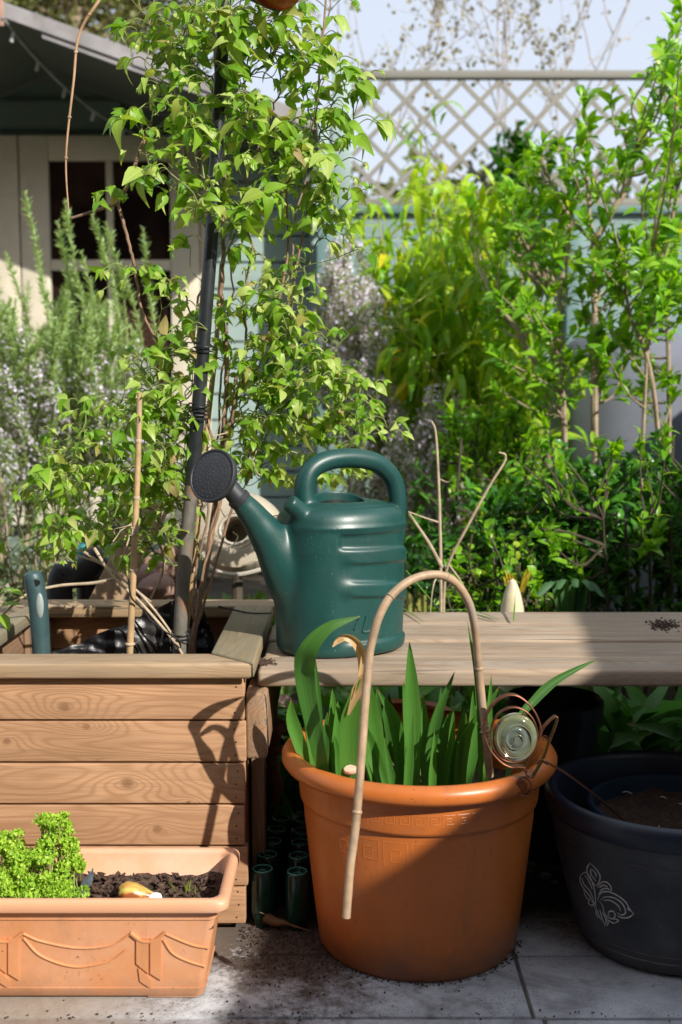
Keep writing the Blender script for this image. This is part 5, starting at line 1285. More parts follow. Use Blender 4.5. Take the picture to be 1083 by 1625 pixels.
mb = MB(); rbox(mb, wl0, wr-.03, SD+.034, SD+1.99, 0, .10, .01); obj('floor_base', mb, MT['shed_dark'], sh)
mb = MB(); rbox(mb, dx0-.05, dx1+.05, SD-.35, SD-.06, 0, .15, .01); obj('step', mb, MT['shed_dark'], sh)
# string of little lights across the gable
mb = MB(); P = spline([at(4, 28, SFY-.04), at(50, 85, SFY+.15), at(110, 145, SFY+.35), at(170, 190, SFY+.5), at(262, 236, SD-.06), at(330, 262, SD-.05)], 10)
tube(mb, P, .0055, 6, rough=.2); ls_ = obj('light_string', mb, plain('clear_cable', (.30, .31, .30), .5, var=.2)); tag(ls_, 'thin string of small lights sagging across the dark gable', 'string lights')
mb = MB()
for px, py in ((78, 104), (118, 148), (159, 174), (40, 72), (205, 208)):
    i = np.argmin([abs(541.5 + p[0]/p[1]*F - px) for p in P]); tube(mb, [P[i], P[i]+(-.01, 0, -.04)], .008, 8)
obj('small_bulb', mb, plain('clear_bulb', (.42, .43, .42), .25), ls_)

# ---------------- back fence with trellis
FY = 5.25; fx0 = at(503, 300, FY)[0]; fx1 = 3.6; fz = at(800, 340, FY)[2]; tz = at(590, 112, FY)[2]
fe = thing('board_fence', 'teal painted horizontal-board fence behind the shrubs', 'fence', ((fx0+fx1)/2, FY, 0))
mb = MB(); z = .04
while z < fz - .02: rbox(mb, fx0, fx1, FY, FY+.02, z, z+.118, .004, 1); rbox(mb, fx0, fx1, FY+.004, FY+.028, z+.1, z+.13, 0); z += .126
obj('boards', mb, MT['fence'], fe)
mb = MB(); rbox(mb, fx0, fx1, FY-.03, FY+.05, fz, fz+.035, .005); obj('capping', mb, MT['teal'], fe)
for x in (fx0-.0, 1.02, 2.6):
    mb = MB(); rbox(mb, x+.001, x+.09, FY-.055, FY-.003, 0, fz-.002, .005); obj('post', mb, MT['teal'], fe)
MT['trellis'] = paintwood('trellis_wood', (.25, .24, .21), .8, dirt=(.16, .15, .125))
te = thing('trellis_panel', 'weathered diamond lattice trellis along the top of the fence, against the sky', 'trellis', ((fx0+fx1)/2, FY+.01, fz+.035))
mb = MB(); rbox(mb, fx0+.16, fx1, FY-.012, FY+.032, tz-.035, tz, .004); obj('top_rail', mb, MT['trellis'], te)
mb = MB(); rbox(mb, fx0+.16, fx1, FY-.010, FY+.030, fz+.037, fz+.07, .004); obj('bottom_rail', mb, MT['trellis'], te)
mb = MB(); hgt = tz-.035 - (fz+.07); stp = .168; z0_ = fz+.07
def slat(xa, za, xb, zb_, y):
    d = np.array((xb-xa, 0, zb_-za)); L = np.linalg.norm(d); d /= L; n_ = np.array((-d[2], 0, d[0]))*.0098
    V = []
    for p in ((xa, za), (xb, zb_)):
        for yy in (y, y+.009):
            for s_ in (-1, 1): V.append((p[0]+s_*n_[0], yy, p[1]+s_*n_[2]))
    mb.add(V, [(0, 1, 5, 4), (2, 6, 7, 3), (0, 4, 6, 2), (1, 3, 7, 5), (0, 2, 3, 1), (4, 5, 7, 6)])
x = fx0+.16 - hgt
while x < fx1:
    for dirn in (1, -1):
        xa, za, xb, zb_ = (x, z0_, x+hgt, z0_+hgt) if dirn == 1 else (x+hgt, z0_, x, z0_+hgt)
        if dirn == 1 and xa < fx0+.16: za += fx0+.16-xa; xa = fx0+.16
        if dirn == -1 and xb < fx0+.16: zb_ -= fx0+.16-xb; xb = fx0+.16
        if xa < fx1 and xb < fx1 and abs(zb_-za) > .02: slat(xa, za, xb, zb_, FY+.000 if dirn == 1 else FY+.0095)
    x += stp
obj('lattice', mb, MT['trellis'], te, smooth=False, sharp=None)
mb = MB(); rbox(mb, fx0+.07, fx0+.155, FY-.02, FY+.04, fz+.036, tz+.02, .005); rbox(mb, fx0-.02, fx0+.068, FY-.004, FY+.03, fz+.036, tz-.18, .004); obj('end_post', mb, MT['mint'], te)

# ---------------- unseen house added behind the viewer to shut out half of the sky
hs = thing('sky_blocker_house', 'unseen brick house wall added behind the viewer to shut out sky light', 'house', (-3.2, -2.9, 0))
mb = MB(); rbox(mb, -9.0, 2.3, -3.4, -2.6, 0, 5.2, 0); obj('wall', mb, plain('sky_blocker_brick', (.16, .085, .06), .9, var=.3, vs=18, bmp=.5), hs, smooth=False, sharp=None)
mb = MB(); rbox(mb, -9.3, 2.6, -4.0, -2.3, 5.205, 5.35, .01); obj('roof', mb, MT['black'], hs)
for x in (-6.0, -2.2):
    mb = MB(); rbox(mb, x-.7, x+.7, -2.597, -2.56, .9, 2.2, .005); w_ = obj('window', mb, MT['white'], hs)
    mb = MB(); rbox(mb, x-.62, x+.62, -2.558, -2.552, .98, 2.12, 0); obj('pane', mb, MT['black'], w_)
# ---------------- right-hand fence (throws the shade over the bench, the pots and the low shrubs)
e0 = np.array((1.683, .385)); ed = np.array((.148, 1.)); 
sf = thing('side_fence', 'tall side fence standing to the right beyond the edge of the picture', 'fence', (e0[0]+.3, 2., 0))
V = []; zt_ = 1.580
for t in (-2.4, 5.0):
    for s_ in (0, .05):
        for z in (0, zt_): V.append((e0[0]+ed[0]*t+s_, e0[1]+t, z))
mb = MB(); mb.add(V, [(0, 1, 5, 4), (2, 6, 7, 3), (1, 3, 7, 5), (0, 2, 3, 1), (4, 5, 7, 6), (0, 4, 6, 2)]); obj('boards', mb, MT['teal'], sf, smooth=False, sharp=None)

# ---------------- plants of the bed
MT['rosemary'] = leafmat('rosemary_needle', (.26, .42, .14), (.48, .64, .31), None, trans=.35, vein=0, rough=.55)
MT['lilac'] = leafmat('lilac_petal', (.50, .46, .68), (.74, .69, .90), None, trans=.4, vein=0, rough=.6)
MT['shrub'] = leafmat('shrub_leaf', (.10, .33, .012), (.28, .56, .025), (.48, .62, .05), trans=.5, vein=.15, rough=.35)
MT['dshrub'] = leafmat('dark_shrub_leaf', (.025, .12, .011), (.07, .235, .018), None, trans=.35, vein=.15, rough=.32)
MT['bambooleaf'] = leafmat('bamboo_leaf', (.16, .42, .012), (.42, .62, .02), (.85, .70, .04), trans=.45, vein=0, rough=.4)
NT = [leaf_t(1, .07, 1, d, .2, 'lance') for d in (.1, -.1)]
NT = [(np.array([(-.085, 0, 0), (.085, 0, 0), (.07, .6, .03), (0, 1, 0), (-.07, .6, .03)]), [(0, 1, 2, 3, 4)], np.full((5, 2), .5)), (np.array([(-.085, 0, 0), (.085, 0, 0), (.07, .6, -.05), (0, 1, -.12), (-.07, .6, -.05)]), [(0, 1, 2, 3, 4)], np.full((5, 2), .5))]
FT = [leaf_t(1, .45, 2, d, f_, 'oval') for d, f_ in ((.4, .2), (-.3, .4))]
def shoots(mb, mbs, mbf, roots_tips, g, npm=900, nl=.024, flower=.0, fsz=.009):
    pos, fw, nr, sc = [], [], [], []; fp, ff = [], []
    for (a, b_) in roots_tips:
        a, b_ = np.asarray(a), np.asarray(b_); L = np.linalg.norm(b_-a); mid = (a+b_)/2 + g.normal(0, .05, 3)*L
        P = spline([a, mid, b_], 10); tube(mbs, P, np.linspace(.0042, .0015, len(P)), 5, cap=False)
        n_ = int(npm*L*.8); t = g.beta(1.6, 1.0, n_)*.999; idx = t*(len(P)-1); i0 = idx.astype(int); p = P[i0] + (P[i0+1]-P[i0])*(idx-i0)[:, None]
        ax = (b_-a)/L; d = g.normal(0, 1, (n_, 3)); d -= (d@ax)[:, None]*ax; d /= np.linalg.norm(d, axis=1, keepdims=True)
        pos.append(p); fw.append(d + ax*g.uniform(.5, 1.3, (n_, 1))); nr.append(ax + g.normal(0, .3, (n_, 3))); sc.append(nl*g.uniform(.6, 1.15, n_)*(1-.45*(t > .93)))
        nf = int(flower(p[:, 2].mean(), p[:, 0].mean())*L*70) if callable(flower) else int(flower*L*70)
        if nf: 
            k = g.integers(0, n_, nf)
            for q in p[k]:
                for _ in range(4): fp.append(q + g.normal(0, .010, 3)); ff.append(g.normal(0, 1, 3) + (0, -.6, .2))
    scatter(mb, NT, np.concatenate(pos), np.concatenate(fw), np.concatenate(nr), np.concatenate(sc), g)
    if fp: scatter(mbf, FT, np.array(fp), np.array(ff), g.normal(0, 1, (len(fp), 3)), np.full(len(fp), fsz)*g.uniform(.7, 1.4, len(fp)), g)
g = np.random.default_rng(51)
ro = thing('rosemary_bush', 'large grey-green rosemary bush with lilac flowers in front of the summerhouse doors', 'shrub', (-1.35, 3.6, 0))
rt = []
top = lambda px: np.interp(px, [-60, 20, 60, 110, 150, 200, 240, 290], [430, 420, 450, 440, 450, 470, 540, 600])
for k in range(230):
    px = g.uniform(-110, 240); Y = g.uniform(3.25, 3.9); py = top(px) + abs(g.normal(0, 1))*120 + (0 if k % 3 else 60)
    tip = at(px, py, Y); a = np.array((tip[0]*.85-.15 + g.normal(0, .10), 3.6 + (Y-3.6)*.5, max(.05, tip[2] - g.uniform(.25, .5)))); rt.append((a, tip))
for px, py in ((40, 305), (104, 318), (92, 352), (146, 338), (168, 352), (160, 395), (228, 362), (8, 400), (60, 420), (130, 400), (190, 420), (120, 430)):
    tip = at(px, py, 3.5); a = np.array((tip[0]*.97+.03, 3.55, tip[2]-.42)); rt.append((a, tip)); 
mb, mbs, mbf = MB(), MB(), MB()
shoots(mb, mbs, mbf, rt, g, 900, .027, lambda z, x: 1.5 if (.55 < z < .86) else .03, .0095)
MT['rstem'] = plain('rosemary_stem', (.22, .26, .10), .6); obj('foliage', mb, MT['rosemary'], ro, sharp=None); obj('stem', mbs, MT['rstem'], ro); obj('flowers', mbf, MT['lilac'], ro, sharp=None)
mb = MB()
for k in range(16):
    b0 = np.array((g.normal(-1.3, .22), 3.6+g.normal(0, .1), -.02)); q = b0 + (g.normal(0, .3), 0, g.uniform(.5, .9)); tube(mb, spline([b0, (b0+q)/2+g.normal(0, .05, 3), q], 5), np.linspace(.014, .005, 11), 6)
obj('trunk', mb, MT['bark'], ro)
r2 = thing('rosemary_bush', 'smaller rosemary covered in lilac flowers, between the clematis and the bamboo', 'shrub', (.12, 3.55, 0)); rt = []
for k in range(62):
    px = g.uniform(515, 625); Y = g.uniform(3.4, 3.8); py = np.interp(px, [480, 560, 600, 640], [420, 350, 440, 560]) + abs(g.normal(0, 1))*170
    tip = at(px, py, Y); rt.append((np.array((tip[0]*.9+g.normal(0, .06), 3.6, max(.05, tip[2]-g.uniform(.25, .45)))), tip))
for k in range(34):
    px = g.uniform(620, 740); Y = g.uniform(3.3, 3.6); py = g.uniform(610, 760); tip = at(px, py, Y); rt.append((np.array((tip[0]+g.normal(0, .06), 3.5, max(.04, tip[2]-g.uniform(.2, .35)))), tip))
mb, mbs, mbf = MB(), MB(), MB(); shoots(mb, mbs, mbf, rt, g, 620, .024, 1.8, .0115)
obj('foliage', mb, MT['rosemary'], r2, sharp=None); obj('stem', mbs, MT['rstem'], r2); obj('flowers', mbf, MT['lilac'], r2, sharp=None)

# bamboo
ba = thing('bamboo_clump', 'yellow-green bamboo clump with narrow leaves, in front of the trellis', 'bamboo', (.50, 3.9, 0))
BT = [leaf_t(1, .10, 5, d, .25, 'lance', tw) for d, tw in ((.3, 0), (.6, .4), (.15, -.4), (.9, .2))]
pp, pf_, pn, pz = [], [], [], []; mbs = MB()
for k in range(32):
    bx = g.normal(.42, .16); Y = g.uniform(3.6, 4.3); topx = at(g.uniform(560, 830), 500, Y)[0]; tz_ = at(600, g.choice([250, 320, 370, 420, 450, 500, 540, 600]) + g.normal(0, 25), Y)[2]
    P = spline([(bx, Y, -.03), (bx*.8+topx*.2, Y, tz_*.55), (topx, Y - g.uniform(0, .2), tz_)], 12); tube(mbs, P, np.linspace(.007, .0018, len(P)), 6)
    for i in range(3, len(P)):
        if P[i][2] < .35: continue
        for _ in range(g.integers(2, 4)):
            br = g.normal(0, 1, 3); br[2] = abs(br[2])*.5; br /= np.linalg.norm(br); q = P[i] + br*g.uniform(.03, .15)
            tube(mbs, [P[i], q], .0011, 3, cap=False)
            for _ in range(g.integers(3, 6)):
                pp.append(q + g.normal(0, .012, 3)); d = br*.7 + g.normal(0, .45, 3) - (0, 0, g.uniform(.2, 1.1)); pf_.append(d); pn.append((g.normal(0, .4), -.5, 1)); pz.append(g.uniform(.06, .14))
mb = MB(); scatter(mb, BT, np.array(pp), np.array(pf_), np.array(pn), np.array(pz), g); obj('foliage', mb, MT['bambooleaf'], ba, sharp=None)
obj('canes', mbs, plain('bamboo_stalk', (.38, .38, .10), .45, var=.3), ba)

# shrubs with rosettes of leaves
ST = [leaf_t(1, .19, 5, d, f_, 'oval', tw) for d, f_, tw in ((.15, .25, 0), (.35, .3, .25), (-.1, .4, -.2), (.5, .2, .2))]
def rosette(out, p, ax, n_, L, g, spread=1.0):
    for _ in range(n_):
        d = g.normal(0, 1, 3); d -= d.dot(ax)*ax; d /= np.linalg.norm(d); f_ = d*spread*g.uniform(.4, 1) + ax*g.uniform(.3, 1.4)
        out[0].append(p - ax*g.uniform(0, .05)); out[1].append(f_); out[2].append(ax*1.2 + g.normal(0, .2, 3)); out[3].append(L*g.uniform(.6, 1.15))
def shrub(name, label, loc, stems, tips, mat, g, nleaf=9, L=.05, barkm='bark', fill=0, fillbox=None, r0=.011):
    t = thing(name, label, 'shrub', loc); mbs = MB()
    ends = []
    for pts, r in stems:
        P = spline([np.asarray(p) for p in pts], 8); tube(mbs, P, np.linspace(r, r*.45, len(P)), 8, rough=.04); ends.append(P)
    allp = np.concatenate(ends); out = ([], [], [], [])
    for tip in tips:
        tip = np.asarray(tip); d = np.linalg.norm((allp - tip)*(1, 1, 1.0) + (0, 0, .10), axis=1); a = allp[np.argmin(d)]
        m_ = (a+tip)/2 + g.normal(0, .02, 3) - (0, 0, .02); P = spline([a, m_, tip], 6); tube(mbs, P, np.linspace(.0036, .0016, len(P)), 5, cap=False)
        ax = P[-1]-P[-3]; ax /= np.linalg.norm(ax); ax = ax + (0, -.15, .6); ax /= np.linalg.norm(ax)
        rosette(out, tip, ax, nleaf, L, g)
        for i in range(len(P)//2, len(P)-1, 2): rosette(out, P[i], ax, 2, L*.85, g)
    mb = MB(); scatter(mb, ST, np.array(out[0]), np.array(out[1]), np.array(out[2]), np.array(out[3]), g)
    obj('foliage', mb, MT[mat], t, sharp=None); obj('trunk', mbs, MT[barkm], t); return t
g = np.random.default_rng(61)
def A(*p): return at(*p)
Ys = 3.1
stems = [([A(950, 960, Ys)*[1,1,0], A(944, 680, Ys), A(944, 480, Ys), A(943, 385, Ys)], .013), ([A(943, 385, Ys), A(975, 330, Ys), A(998, 290, Ys), A(1015, 200, Ys)], .010), ([A(943, 390, Ys), A(935, 330, Ys), A(930, 250, Ys)], .006), ([A(943, 385, Ys), A(905, 345, Ys), A(880, 300, Ys), A(860, 250, Ys)], .006),
         ([A(905, 960, Ys)*[1,1,0], A(896, 700, Ys), A(888, 480, Ys), A(898, 420, Ys), A(905, 360, Ys)], .010), ([A(890, 470, Ys), A(870, 430, Ys), A(840, 400, Ys)], .005),
         ([A(880, 900, 3.2)*[1,1,0], A(868, 660, 3.2), A(832, 545, 3.2), A(812, 510, 3.2), A(790, 490, 3.2)], .010), ([A(832, 540, 3.2), A(850, 500, 3.2), A(865, 460, 3.2)], .005),
         ([A(1075, 900, 3.0)*[1,1,0], A(1040, 640, 3.0), A(1000, 500, 3.0), A(990, 420, 3.0)], .008), ([A(1065, 900, 3.1)*[1,1,0], A(1062, 640, 3.1), A(1058, 440, 3.1), A(1070, 330, 3.1)], .008), ([A(1120, 900, 3.1)*[1,1,0], A(1110, 500, 3.1), A(1090, 300, 3.1), A(1070, 160, 3.1), A(1075, 60, 3.1)], .010),
         ([A(1010, 900, 3.0)*[1,1,0], A(1025, 600, 3.0), A(1040, 480, 3.0), A(1035, 400, 3.0)], .006)]
tips = []
def cl_tips(cx_, cy_, sx, sy, n_, Y=3.1, sy_=.18):
    for _ in range(n_): tips.append(at(cx_ + g.normal(0, sx), cy_ + g.normal(0, sy), Y + g.normal(0, sy_)))
cl_tips(1000, 230, 26, 46, 14); cl_tips(868, 270, 34, 30, 12); cl_tips(825, 305, 34, 30, 12, 3.3); cl_tips(900, 340, 45, 36, 15); cl_tips(1068, 90, 12, 36, 11, 3.0); cl_tips(1078, 200, 14, 50, 14, 3.0); cl_tips(1050, 300, 20, 20, 8)
cl_tips(1050, 400, 38, 30, 26, 3.0); cl_tips(990, 430, 34, 34, 18); cl_tips(850, 400, 36, 30, 10, 3.3); cl_tips(905, 470, 30, 40, 12); cl_tips(1060, 470, 30, 26, 14, 3.0); cl_tips(830, 350, 36, 30, 8, 3.4); cl_tips(970, 520, 36, 30, 8); cl_tips(800, 470, 24, 30, 8, 3.4); cl_tips(860, 580, 40, 40, 10, 3.3); cl_tips(1000, 590, 60, 40, 20, 3.2); cl_tips(930, 180, 10, 20, 3); cl_tips(770, 420, 24, 40, 5, 3.5)
shrub('tall_shrub', 'tall shrub with forked pale stems and bright green leaf tufts, at the right', (.72, 3.1, 0), stems, tips, 'shrub', g, 9, .055)
tips = []
for _ in range(640):
    px = g.uniform(640, 1330); Y = g.uniform(2.55, 3.15); py = np.interp(px, [640, 720, 830, 900, 1083], [785, 760, 725, 700, 680]) + abs(g.normal(0, 1))*110 + g.uniform(0, 60)
    if py > 950 or g.random() < .3: py = g.uniform(740, 965)
    if px < 760 and py > 720 and g.random() < .6: continue
    tips.append(at(px, py, Y))
stems = []
for k in range(20):
    b0 = np.array((g.uniform(.25, 1.25), g.uniform(2.6, 3.1), -.02)); q = b0 + (g.normal(0, .08), g.normal(0, .05), g.uniform(.5, .8)); stems.append(([b0, (b0+q)/2 + g.normal(0, .03, 3), q], .007))
shrub('low_shrub', 'dense dark green shrub filling the bed behind the bench at the right', (.65, 2.85, 0), stems, tips, 'dshrub', g, 9, .045, barkm='darkbark')
tips = []
for _ in range(60): tips.append(at(g.uniform(700, 860), g.uniform(640, 780), g.uniform(3.1, 3.4)))
for _ in range(20): tips.append(at(g.uniform(820, 1083), g.uniform(670, 860), g.uniform(2.4, 2.6)))
stems = [([(.38+.05*k, 3.2, -.02), (.38+.06*k, 3.2, .3), (.36+.07*k, 3.2, .62)], .006) for k in range(7)] + [([(.62+.05*k, 2.6, -.02), (.62+.05*k, 2.6, .3), (.58+.05*k, 2.5, .55)], .006) for k in range(4)]
shrub('leafy_shrub', 'mid-green small-leaved shrub below the bamboo, catching the sun on its top leaves', (.5, 3.1, 0), stems, tips, 'shrub', g, 9, .042, barkm='darkbark')
# light-leaved low plant in front (round leaves by the bench)
tips = []
for _ in range(46): tips.append(at(g.uniform(715, 860), 960-abs(g.normal(0, 1))*75, g.uniform(2.4, 2.6)))
stems = [([(.26+.05*k, 2.5, -.02), (.26+.05*k, 2.5, .15), (.25+.05*k, 2.48, .4)], .003) for k in range(7)]
ST2 = ST; ST = [leaf_t(1, .42, 4, d, .2, 'oval') for d in (.1, .4)]
shrub('low_round_leaved_plant', 'low plant with small rounded glossy leaves just behind the bench', (.42, 2.5, 0), stems, tips, 'shrub', g, 5, .026, barkm='darkbark')
ST = ST2
# ivy on the trellis
ST = [leaf_t(1, .42, 4, d, .1, 'ovate') for d in (.1, .4)]; tips = []
for _ in range(46): tips.append(at(g.normal(828, 24), g.normal(262, 34), FY-.08))
stems = [([(at(830, 300, FY-.06)[0], FY-.07, -.02), (at(835, 300, FY-.06)[0], FY-.07, 1.0), (at(820, 200, FY-.06)[0], FY-.06, at(820, 190, FY-.06)[2])], .012)]
shrub('ivy', 'dark ivy climbing the middle of the trellis', (at(830, 300, FY)[0], FY-.08, 0), stems, tips, 'dshrub', g, 6, .06)
ST = ST2

g = np.random.default_rng(66); tips = [at(g.uniform(-60, 130), 950-abs(g.normal(0, 1))*90, g.uniform(2.7, 3.1)) for _ in range(90)]
stems = [([(-1.3+.09*k, 2.9, -.02), (-1.3+.09*k, 2.9, .15), (-1.28+.09*k, 2.88, .3)], .003) for k in range(9)]
MT['sage'] = leafmat('sage_leaf', (.17, .24, .10), (.30, .38, .18), None, trans=.3, vein=0)
shrub('low_sage_plant', 'low grey-green plant on the path edge at the far left behind the planter', (-1.1, 2.9, 0), stems, tips, 'sage', g, 6, .035)
# bare budding climber above the trellis
g = np.random.default_rng(71)
tw = thing('budding_climber', 'bare twiggy climber with opening buds rising above the trellis against the sky', 'climber', (at(800, 300, 5.6)[0], 5.6, 0))
mbs = MB(); bp, bf_ = [], []
MT['twiggrey'] = plain('grey_twig', (.38, .34, .32), .8, var=.3); MT['bud'] = leafmat('bud_leaf', (.24, .23, .17), (.42, .40, .30), None, trans=.35, vein=0)
def branch(p, d, L, r, lev):
    n_ = 7; P = [p]; dd = d/np.linalg.norm(d)
    for i in range(n_): dd = dd + g.normal(0, .13, 3)*(1, .6, 1); dd /= np.linalg.norm(dd); P.append(P[-1] + dd*L/n_)
    P = np.array(P); tube(mbs, P, np.linspace(r, r*.45, len(P)), 5, cap=False)
    for i in range(2 if lev == 0 else 1, len(P)):
        if lev >= 1:
            for _ in range(g.integers(0, 3)): bp.append(P[i] + g.normal(0, .012, 3)); bf_.append(dd + g.normal(0, .7, 3))
        if lev < 3 and g.random() < (.37 if lev else .7): 
            q = dd + g.normal(0, .5, 3)*(1, .5, 1) + (0, 0, .45); branch(P[i], q, L*g.uniform(.4, .7), r*.6, lev+1)
for px, d, L in ((800, (.0, 0, 1), 1.2), (810, (.35, 0, 1), 1.3), (820, (.6, 0, .8), 1.2), (780, (-.7, 0, .8), 1.1), (805, (.15, 0, 1), 1.3), (800, (-.2, 0, 1), 1.25)):
    p = at(px, 330, 5.5); branch(p, np.array(d, float), L, .006, 0)
p = at(600, 330, 5.6); branch(p, np.array((-.1, 0, 1.)), .9, .007, 0)
b0 = at(800, 330, 5.5); tube(mbs, spline([(b0[0], 5.5, -.03), (b0[0]-.05, 5.5, .8), b0, b0+(0, 0, .1)], 6), .02, 8)
b1 = at(600, 330, 5.6); tube(mbs, spline([(b1[0], 5.6, -.03), (b1[0]-.05, 5.6, .8), b1], 6), .012, 8)
obj('branches', mbs, MT['twiggrey'], tw)
mb = MB(); scatter(mb, FT, np.array(bp), np.array(bf_), g.normal(0, 1, (len(bp), 3)), g.uniform(.014, .032, len(bp)), g); obj('buds', mb, MT['bud'], tw, sharp=None)

# big evergreen behind the summerhouse
ev = thing('evergreen_tree', 'large dark olive-green evergreen tree behind the summerhouse roof', 'tree', (-2.1, 9.2, 0))
mb, mbs = MB(), MB(); MT['ever'] = leafmat('evergreen_leaf', (.05, .06, .014), (.15, .16, .035), None, trans=.25, vein=0, rough=.55)
tube(mbs, spline([(-2.1, 9.2, -.05), (-2.05, 9.2, 2.0), (-2.1, 9.2, 4.6)], 6), np.linspace(.14, .05, 13), 10)
pp, pf_ = [], []
for k in range(230):
    a = g.uniform(0, 6.28); z = g.uniform(1.6, 5.4); rr_ = 1.5*math.sin(min(1, (5.6-z)/3)*1.57)*g.uniform(.45, 1); c = np.array((-2.1+rr_*math.cos(a), 9.2+rr_*.8*math.sin(a), z))
    tube(mbs, [(-2.1, 9.2, z-.3), c], np.array([.02, .006]), 4, cap=False)
    n_ = 150; d = g.normal(0, .17, (n_, 3)); pp.append(c+d); pf_.append(d/np.linalg.norm(d, axis=1, keepdims=True) + g.normal(0, .4, (n_, 3)) + (0, 0, -.2))
pp = np.concatenate(pp); pf_ = np.concatenate(pf_); scatter(mb, FT, pp, pf_, g.normal(0, 1, pp.shape), g.uniform(.03, .065, len(pp)), g)
obj('crown', mb, MT['ever'], ev, sharp=None); obj('trunk', mbs, MT['bark'], ev)
# hedge glimpsed over the fence
mb = MB(); pp = []; 
for _ in range(90): c = np.array((g.uniform(-.2, 4.5), g.uniform(8.5, 9.3), g.uniform(1.9, 2.45))); pp.append(c + g.normal(0, .16, (70, 3)))
pp = np.concatenate(pp); scatter(mb, FT, pp, g.normal(0, 1, pp.shape), g.normal(0, 1, pp.shape), g.uniform(.05, .1, len(pp)), g)
hd = thing('hedge', 'distant hedge just showing through the bottom of the trellis', 'hedge', (2.1, 8.9, 0)); obj('foliage', mb, MT['ever'], hd, sharp=None)
mb = MB()
for x in np.linspace(-.1, 4.4, 10): tube(mb, [(x, 8.9, -.04), (x+.03, 8.9, 2.2)], .03, 6)
obj('trunk', mb, MT['bark'], hd)

# covered object behind the shrub
mb = MB(); Yc = 4.35; x0, x1 = at(872, 560, Yc)[0], at(1120, 560, Yc)[0]; zt_ = at(950, 528, Yc)[2]
n_ = 60; aa = np.linspace(0, 2*math.pi, n_+1); rowsC = []
for z, k in ((0.0, 1.02), (.3, 1.0), (.6, 1.0), (zt_-.22, .98), (zt_-.12, .92), (zt_-.05, .80), (zt_-.015, .62), (zt_, .35), (zt_+.002, .0)):
    rowsC.append([((x0+x1)/2 + k*(x1-x0)/2*math.copysign(abs(math.cos(q))**.8, math.cos(q)), Yc + .3*k*math.copysign(abs(math.sin(q))**.8, math.sin(q)), z) for q in aa])
Vc = np.array(rowsC); Vc[..., :2] += (.012*noise3(Vc*7))[..., None]; gridm(mb, Vc)
tag(obj('garden_furniture_cover', mb, plain('grey_blue_fabric', (.13, .14, .175), .75, var=.15, vs=5, bmp=.4, bs=14), origin=((x0+x1)/2, Yc, 0)), 'rounded grey-blue fabric cover standing behind the tall shrub', 'cover')

# ---------------- tipped cream urn with a round hole, behind the planter
ur = thing('cream_urn', 'cream glazed bowl with a round hole, lying tipped behind the planter and can', 'urn', tuple(at(375, 900, 2.50)*[1, 1, 0]))
uc = at(376, 843, 2.45); axv = np.array((-.10, -1., .30)); axv /= np.linalg.norm(axv); u1 = np.cross(axv, (0, 0, 1)); u1 /= np.linalg.norm(u1); u2 = np.cross(u1, axv)
mb = MB(); rowsU = []; S_ = 1/F*2.55
for r_, h in ((.001, -.10), (60, -.09), (72, -.05), (70, -.01), (62, .012), (40, .022), (28, .020), (24, .010), (23, -.03), (24, -.07)):
    rowsU.append([uc + (u1*math.cos(q)*1.0 + u2*math.sin(q)*.92)*r_*S_ + axv*(h) for q in np.linspace(0, 2*math.pi, 61)])
gridm(mb, np.array(rowsU)); obj('bowl', mb, plain('cream_glaze', (.46, .40, .31), .4, var=.1, vs=14, dirt=(.22, .16, .11), dirt_sc=12, dirt_lo=.56, dirt_hi=.66), ur)
mb = MB(); tube(mb, [uc + (u1*math.cos(q) + u2*math.sin(q)*.92)*24*S_ + axv*.018 for q in np.linspace(0, 2*math.pi, 33)[:-1]], .0035, 8, True); obj('hole_rim', mb, plain('cream_rim', (.46, .42, .35), .4), ur)
mb = MB(); P = spline([at(322, 878, 2.42), at(335, 902, 2.40), at(370, 912, 2.40), at(410, 905, 2.40), at(440, 890, 2.41)], 6); tube(mb, P, .0050, 8)
obj('wire_ring', mb, plain('white_wire', (.44, .41, .34), .5, var=.15), ur); mb = MB(); P = spline([uc+(0, 0, -.09), uc+(0, 0, -.2), uc*[1, 1, 0]], 4); tube(mb, P, .012, 8); obj('stand', mb, MT['darkbark'], ur)
# plank leaning behind the planter
def board(a, b_, w, th, mat): 
    a, b_ = np.asarray(a), np.asarray(b_); d = b_-a; L = np.linalg.norm(d); d /= L; y = np.array((0, 1., 0)); y = y-d*d.dot(y); y /= np.linalg.norm(y); x = np.cross(d, y)
    mb = MB(); M = Matrix((( x[0], y[0], d[0], a[0]), (x[1], y[1], d[1], a[1]), (x[2], y[2], d[2], a[2]), (0, 0, 0, 1))); rbox(mb, -w/2, w/2, -th/2, th/2, 0, L, .004, 2, M); return mb
a = at(110, 1050, 2.30); a[2] = .0; d_ = at(245, 790, 2.36) 
a = at(165, 960, 2.30); dd = (a - at(250, 790, 2.36)); a0 = a + dd*(a[2]/-dd[2])
mb = board(a0, at(262, 768, 2.36), .062, .035, None); tag(obj('leaning_timber', mb, MT['post'], origin=a0), 'weathered timber leaning diagonally behind the planter', 'timber')
